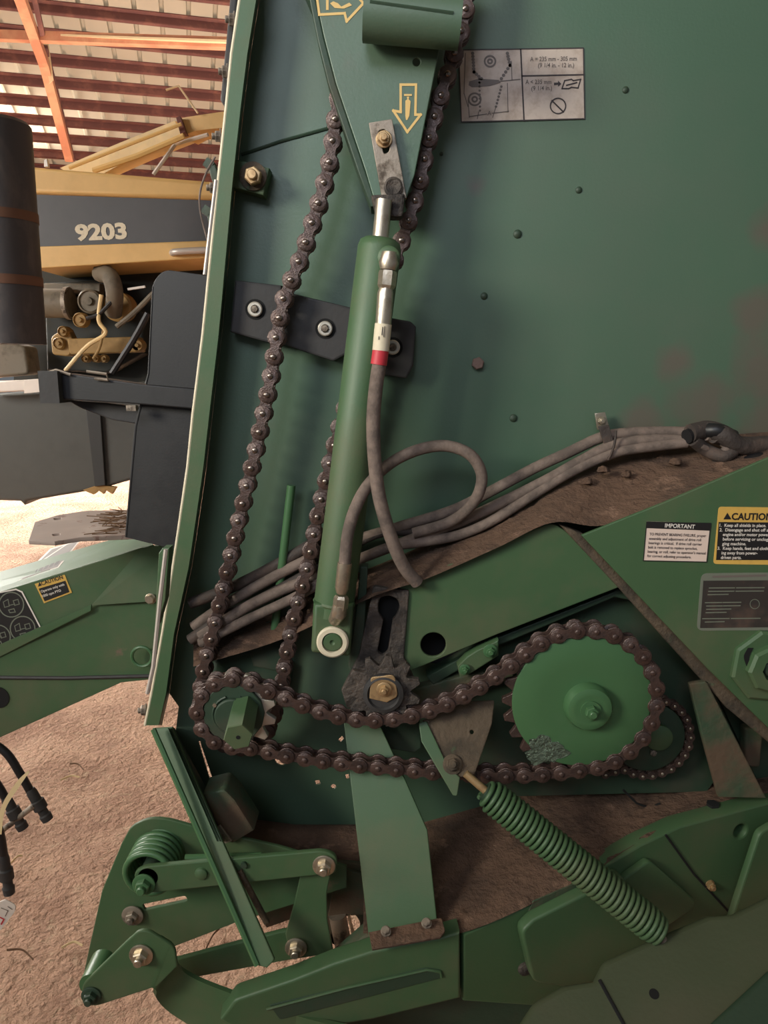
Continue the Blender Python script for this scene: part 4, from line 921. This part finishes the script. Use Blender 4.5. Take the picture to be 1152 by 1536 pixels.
g = Geo()
for i, (s, x, w) in enumerate((('1.  Keep all shields in place.', 1079, 70), ('2.  Disengage and shut off all', 1079, 76), ('engine and/or motor power', 1084, 70), ('before servicing or unclog-', 1084, 70), ('ging machine.', 1083, 36), ('3.  Keep hands, feet and cloth-', 1076, 78), ('ing away from power-', 1082, 54), ('driven parts.', 1081, 31))):
    y = 790 + i * 6.9; g.join(text_px(s, x, y, x + w, y + w * .006, 4.6, pt_.off(.0003), .022))
mk('lettering', g, 'sticker_white', d, 0)
d = decal('instruction_decal', 'faded dark grey instruction decal below the yellow caution decal', [(1052, 860, 10), (1230, 858, 8), (1225, 945, 8), (1045, 946, 10)], pd, 'sticker_grey')
mk('text_field', fill_g([(1055, 871), (1215, 870), (1212, 940), (1050, 942)], pt_), 'sticker_dark', d, 0)
g = Geo(); p3 = pt_.off(.0003)
for x, y, w in ((1064, 882, 82), (1063, 887, 82), (1062, 892, 30), (1058, 904, 53), (1060, 909, 50), (1060, 914, 36), (1059, 919, 30), (1054, 928, 86), (1058, 933, 28)): g.join(line_g([(x, y), (x + w * .46, y - .3)], 1.6, p3)); g.join(line_g([(x + w * .5, y - .3), (x + w, y - .6)], 1.6, p3))
g.join(line_g(ring_px(1132, 906, 7), 1, p3, True))
mk('lettering', g, 'sticker_grey', d, 0)
mk('heading', line_g([(1070, 865), (1148, 863)], 3, pt_), 'ink_grey', d, 0)

# ------------------------------------------------------------------ lower left tension linkage
lk = thing('tension_linkage', 'green lever linkage with torsion spring and plates at the lower left', 'linkage', tuple(P(220, 1330, .96)))
slab('back_plate', [(196, 1240, 10), (222, 1227, 14), (250, 1228, 14), (310, 1245), (420, 1270), (520, 1300), (520, 1332), (360, 1382), (262, 1420), (236, 1450), (130, 1470), (122, 1476), (134, 1420), (153, 1336), (182, 1266)], 1.0, 'green', lk, .006, .0015,
     holes=[[(214, 1357, 2), (278, 1344, 5), (281, 1351, 4), (217, 1365, 2)]], label='large green back plate with a slot')
bolt(199, 1373, .995, 9.5, lk, 'dull_steel', True, 1.7)
lb_ = slab('upper_link', [(200, 1308, 14), (218, 1300, 8), (485, 1276, 14), (506, 1284, 12), (504, 1312, 12), (485, 1312, 6), (225, 1340, 12), (205, 1338, 12)], .935, 'green', lk, .008, .0018)
bolt(486, 1298, .934, 11.5, lb_, 'zinc'); bolt(216, 1326, .934, 11.5, lb_, 'green_clean')
s3 = S(302, 1310, .935)
mk('rivet', lathe(P(302, 1310, .935), TOW, [(10 * s3, 0), (9 * s3, .003), (5 * s3, .005)], 20), 'green', lb_); mk('rivet', lathe(P(366, 1296, .935), TOW, [(5 * s3, 0), (5 * s3, .004)], 16), 'green_dark', lb_)
mk('stop_bar', sweep([P(278, 1286, .965), P(392, 1283, .965)], .0045, 8), 'green_clean', lk)
slab('curved_link', [(452, 1306), (498, 1300), (490, 1340), (491, 1380), (500, 1430), (436, 1440), (428, 1402), (440, 1360)], .95, 'green', lk, .006, .0015)
ll = slab('lower_link', [(240, 1446), (420, 1398), (446, 1394, 10), (458, 1408, 8), (452, 1432, 10), (436, 1440), (262, 1472), (236, 1470)], .965, 'green', lk, .008, .0018)
bolt(444, 1421, .945, 11, ll, 'zinc')
# torsion spring
hx = []; turns = 7; n_ = turns * 28; c0 = P(222, 1314, .945); rr0 = 36 * S(222, 1320, .94)
for i in range(n_ + 1):
    A = 2 * PI * turns * i / n_; hx.append(c0 + Vector((rr0 * math.cos(A), .078 * i / n_, rr0 * math.sin(A))))
hx = [c0 + Vector((rr0 * 1.0, -.003, .02)), ] + hx[2:] + [hx[-1] + Vector((.002, .0, -.03))]
mk('torsion_spring', sweep(hx, .0044, 10), 'green_clean', lk, 60)
mk('spring_core', lathe(P(222, 1316, .935), (0, 1, 0), [(.014, 0), (.014, .065)], 20), 'green_dark', lk)
# sleeve + crank
mk('pivot_sleeve', lathe(P(138, 1478, .885), (0, 1, 0), [(.0175, 0), (.0175, .045)], 28), 'green_clean', lk, 40)
ck = slab('crank_plate', [(122, 1478, 10), (190, 1412), (208, 1396, 10), (222, 1396, 8), (262, 1420, 10), (266, 1450), (236, 1480), (144, 1510, 10), (124, 1508, 10)], .882, 'green', lk, .006, .002)
bolt(212, 1432, .881, 12, ck, 'zinc'); bolt(137, 1493, .881, 10, ck, 'green_dark')
mk('bent_arm', ribbon([(P(240, 1408, .882), P(222, 1478, .882)), (P(262, 1424, .884), P(234, 1486, .884)), (P(268, 1446, .905), P(236, 1500, .905)), (P(284, 1464, .915), P(262, 1524, .915)), (P(340, 1488, .90), P(330, 1562, .90)), (P(460, 1528, .88), P(450, 1610, .88)), (P(600, 1560, .87), P(600, 1650, .87))], .007), 'green', ck, 40)

# ------------------------------------------------------------------ black bracket at left
bb = thing('marker_bracket', 'black sheet metal bracket with a side arm, left of the green flange', 'bracket', tuple(P(250, 600, 1.2)))
slab('upright_plate', [(228, 424, 14), (246, 404, 12), (318, 414), (320, 500), (276, 828), (188, 806), (204, 640), (224, 560)], 1.14, 'black_paint', bb, .006, .001)
mk('plate_fold', slab_g([(228, 430), (230, 430), (224, 560), (205, 640), (190, 806), (187, 806), (201, 640), (221, 560)], 1.139, .03), 'black_paint', bb, 0)
slab('side_arm', [(74, 562), (98, 560), (218, 577), (300, 584), (296, 614), (202, 606), (76, 598)], 1.12, 'black_paint', bb, .03, .002)
slab('arm_brace', [(100, 600), (160, 604), (215, 612), (205, 636), (168, 630), (120, 612)], 1.15, 'black_iron', bb, .02, .002)
mk('arm_end', box(P(84, 580, 1.13), (.028, .05, .046)), 'black_iron', bb, 0)
for pts in ([(68, 560), (84, 555), (106, 562)], [(70, 562), (64, 592), (86, 600)], [(130, 557), (160, 561), (162, 570), (142, 568)]): mk('end_clip', sweep([P(x, y, 1.115) for x, y in pts], .0022, 6), 'dull_steel', bb)
mk('clip_foot', box(P(198, 612, 1.11), (.014, .01, .008)), 'dull_steel', bb, 0)
# pale plate + hay
pp_ = HP(1.0)
lp = thing('mounting_plate', 'pale grey steel plate with holes sticking out above the drawbar', 'plate', tuple(PZ(120, 790, 1.0)))
slab('plate', [(43, 810), (52, 783), (88, 772), (130, 766), (215, 764), (215, 802), (120, 806), (82, 812)], pp_, 'rust_plate', lp, .008, .001, holes=[[(80, 777, 2), (92, 776, 2), (92, 779, 2), (82, 780, 2)], [(78, 801, 2), (90, 800, 2), (90, 803, 2), (80, 804, 2)], [(150, 779, 2), (162, 778, 2), (161, 781, 2), (151, 782, 2)]])
g = Geo()
for k in range(70):
    x, y = 196 - abs(random.gauss(0, 15)), random.uniform(766, 802); a = PZ(x, y, 1.004 + random.random() * .012); b = a + Vector((random.uniform(-.05, .02), random.uniform(-.02, .02), random.uniform(-.006, .006)))
    g.join(sweep([a, b], .0009, 4))
tag(mk('hay_tuft', g, 'hay_brown', None, 0), 'brown tuft of dry hay on the end of the pale steel plate', 'hay', kind='stuff')

# ------------------------------------------------------------------ drawbar
YT0 = 1.50
dr = thing('drawbar', 'green boxed drawbar reaching left from the baler with decals on it', 'drawbar', tuple(P(100, 950, YT0)))
slab('side_plate', [(-140, 935), (-40, 900), (213, 821), (262, 815), (262, 1016), (182, 1024), (-140, 1170)], YT0, 'green', dr, .01, .002, label='flat green side of the drawbar')
def quad(name, pts, mt, par, th=.006, label=None):
    w = [P(*p) for p in pts]; n = (w[1] - w[0]).cross(w[2] - w[0]).normalized() * th
    if n.z > 0: n = -n
    g = Geo().add(w + [v + n for v in w], [(0, 1, 2, 3), (7, 6, 5, 4), (0, 4, 5, 1), (1, 5, 6, 2), (2, 6, 7, 3), (3, 7, 4, 0)])
    return mk(name, g, mt, par, 0, label)
quad('top_plate', [(-140, 935, YT0), (230, 817, YT0), (214, 796, 1.80), (-140, 898, 1.80)], 'green_clean', dr)
quad('fold_ridge', [(-30, 980, YT0 - .003), (137, 907, YT0 - .014), (136, 916, YT0 - .014), (-30, 1000, YT0 - .002)], 'green', dr, .004)
quad('fold_face', [(137, 908, YT0 - .014), (213, 822, YT0 - .003), (262, 815, YT0 - .004), (262, 900, YT0 - .014)], 'green', dr, .004)
mk('lower_groove', sweep([P(-40, 1016, YT0 - .002), P(100, 1017, YT0 - .002), P(262, 1013, YT0 - .002)], .004, 6), 'black_iron', dr, 0)
bolt(226, 898, YT0 - .018, 7, dr, 'zinc', False, 1.2)
mk('lifting_eye', sweep([P(213, 985, YT0 - .03) + Vector((.021 * math.cos(a), 0, .021 * math.sin(a))) for a in [2 * PI * k / 24 for k in range(24)]], .0038, 8, True), 'green_clean', dr)
mk('eye_lug', sweep([P(228, 980, YT0 - .03), P(240, 974, YT0 - .02)], .006, 8), 'green', dr)
mk('side_hole', lathe(P(-3, 1046, YT0 - .001), TOW, [(.024, 0), (.024, .001)], 24), 'void_black', dr)
# drawbar decals
pdb = VP(YT0 - .0012); pt_ = pdb.off(.0004)
d = decal('pto_decal', 'small tilted yellow and black caution decal on the drawbar side', [(52, 876), (97, 862), (108, 889), (66, 905)], pdb, 'sticker_yellow')
mk('text_field', fill_g([(58, 883), (98, 871), (104, 888), (67, 902)], pt_), 'sticker_black', d, 0)
mk('title', text_px('CAUTION', 63, 878, 95, 868, 6.0, pt_, .02), 'sticker_black', d, 0); mk('warning_triangle', fill_g([(57, 880), (59, 873), (63, 878)], pt_), 'sticker_black', d, 0)
g = text_px('Operate only with', 62, 889, 97, 878, 3.6, pt_.off(.0003), .015).join(text_px('1000 rpm PTO', 64, 896, 92, 887, 3.6, pt_.off(.0003), .015)); mk('lettering', g, 'sticker_white', d, 0)
d = decal('pictogram_decal', 'black rounded decal with circled pictures at the left edge', [(-40, 896, 6), (32, 884, 10), (64, 948, 10), (56, 955, 6), (-40, 990, 6)], pdb, 'sticker_black')
mk('border', line_g([(-40, 896), (24, 884), (33, 888), (62, 944), (59, 953), (-40, 987)], 2.2, pt_, False), 'sticker_white', d, 0)
g = Geo()
for x, y in ((17, 907), (34, 943), (-3, 956)):
    g.join(line_g(ring_px(x, y, 18.5, 30), 1.8, pt_, True))
    for pts in ([(x - 12, y - 4), (x - 5, y - 8), (x - 3, y + 2), (x - 10, y + 4)], [(x + 3, y - 6), (x + 10, y - 8), (x + 12, y - 1), (x + 5, y + 1)]): g.join(line_g(pts, 1.2, pt_, True))
    g.join(line_g([(x - 3, y + 1), (x + 5, y - 1)], 1.2, pt_)); g.join(line_g([(x - 4, y + 8), (x + 4, y + 6), (x + 6, y + 11), (x - 2, y + 12)], 1.4, pt_, True))
mk('pictograms', g, 'sticker_grey', d, 0)
# top decals, on the sloping top plate
pq = TP((-140, 935, YT0), (230, 817, YT0), (214, 796, 1.80)).off(.0008); p3 = pq.off(.0005)
d = decal('top_decal', 'pale framed decal with small pictures on the top of the drawbar', [(27, 871), (88, 851), (121, 810), (75, 823)], pq, 'sticker_white')
mk('picture_field', fill_g([(32, 869), (86, 850), (117, 812), (78, 824)], p3), 'ink_grey', d, 0)
mk('divider', line_g([(62, 842), (98, 818)], 1.5, p3.off(.0004)), 'sticker_white', d, 0)
g = Geo()
for k in range(6): g.join(line_g([(44 + k * 8, 862 - k * 3), (50 + k * 8, 852 - k * 3)], 1.6, p3.off(.0004)))
mk('picture_marks', g, 'ink_dark', d, 0)
d = decal('top_decal', 'pale decal with red marks at the left end of the drawbar top', [(-40, 892), (24, 870), (40, 846), (-20, 864)], pq, 'sticker_pale')
mk('picture_marks', line_g([(4, 873), (18, 864), (26, 856), (12, 862), (6, 868)], 1.8, p3), 'red_tape', d, 0)

# ------------------------------------------------------------------ hanging hoses, tag, straw
def hang(pts, Y, tips, label, grp='hydraulic hoses hanging below the drawbar'):
    t = thing('coupler_hose', label, 'hose', tuple(P(*pts[0], Y)), None)
    mk('hose', sweep(spl([P(x, y, Y) for x, y in pts], 8), .0085, 12), 'hose_black', t, 60)
    a, b = P(*tips[0], Y), P(*tips[1], Y); ax = (b - a); L = ax.length
    mk('coupler', lathe(a, ax, [(.009, 0), (.011, L * .1), (.011, L * .35), (.0145, L * .38), (.0145, L * .62), (.010, L * .66), (.010, L * .8), (.0125, L * .84), (.0115, L)], 16), 'black_iron', t, 35)
hang([(-20, 1108), (10, 1130), (30, 1160), (45, 1186)], 1.45, ((45, 1184), (72, 1230)), 'black hose with steel tip, hanging furthest right below the drawbar')
hang([(-20, 1160), (-5, 1175), (10, 1200)], 1.45, ((8, 1196), (35, 1243)), 'black hose with steel tip, middle one below the drawbar')
hang([(-12, 1220), (0, 1250), (6, 1285)], 1.42, ((5, 1282), (14, 1340)), 'black hose with steel tip hanging lowest at the left edge')
tag(mk('coupler_link', sweep([P(0, 1248, 1.45), P(52, 1208, 1.44)], .006, 10), 'dull_steel'), 'short steel bar joining two hanging hose tips', 'bar')
tg = thing('paper_tag', 'white paper tag hanging at the left edge near the ground', 'tag', tuple(P(8, 1370, 1.4)))
mk('tag_sheet', slab_g([(-20, 1362), (8, 1349, 4), (24, 1358, 5), (22, 1368, 3), (0, 1396), (-20, 1400)], 1.4, .002, .0004), 'sticker_white', tg, 0)
pt_ = VP(1.3992); mk('tag_marks', line_g([(2, 1362), (12, 1366), (8, 1374)], 1.2, pt_).join(line_g([(12, 1360), (18, 1364)], 1.2, pt_)), 'ink_grey', tg, 0); mk('tag_edge', line_g([(0, 1376), (6, 1379), (2, 1386)], 2.2, pt_), 'red_tape', tg, 0)
tag(mk('dry_leaf', ribbon([(P(-4, 1250, 1.38), P(2, 1252, 1.38)), (P(2, 1210, 1.38), P(8, 1214, 1.38)), (P(24, 1174, 1.38), P(29, 1180, 1.38)), (P(42, 1156, 1.38), P(44, 1158, 1.38))], .0006), 'straw'), 'long curved yellow dry leaf draped over the hanging hoses', 'leaf')
for x, y, L, r, lab in ((318, 1410, 34, 1.2, 'curled brown leaf on the dirt seen between the green links'), (30, 1432, 50, -.25, 'brown stick lying on the dirt at the lower left'), (108, 1420, 30, .1, 'pale short straw on the dirt left of the green sleeve'), (105, 1168, 26, .2, 'pale straw on the dirt right of the hanging hoses'), (24, 1290, 16, .9, 'short pale straw on the dirt near the left edge'), (115, 1150, 30, -.4, 'thin brown stalk on the dirt below the drawbar')):
    c_ = PZ(x, y, .006); k = (PZ(x + 1, y, .006) - c_).length; h = L * k / 2; dv = Vector((math.cos(r), math.sin(r) * 1.5, 0)) * h
    tag(mk('straw_piece', sweep(spl([c_ - dv, c_ + Vector((0, .01, .004)), c_ + dv]), .003, 6, flat=.4), 'straw' if 'pale' in lab else 'hay_brown'), lab, 'straw')
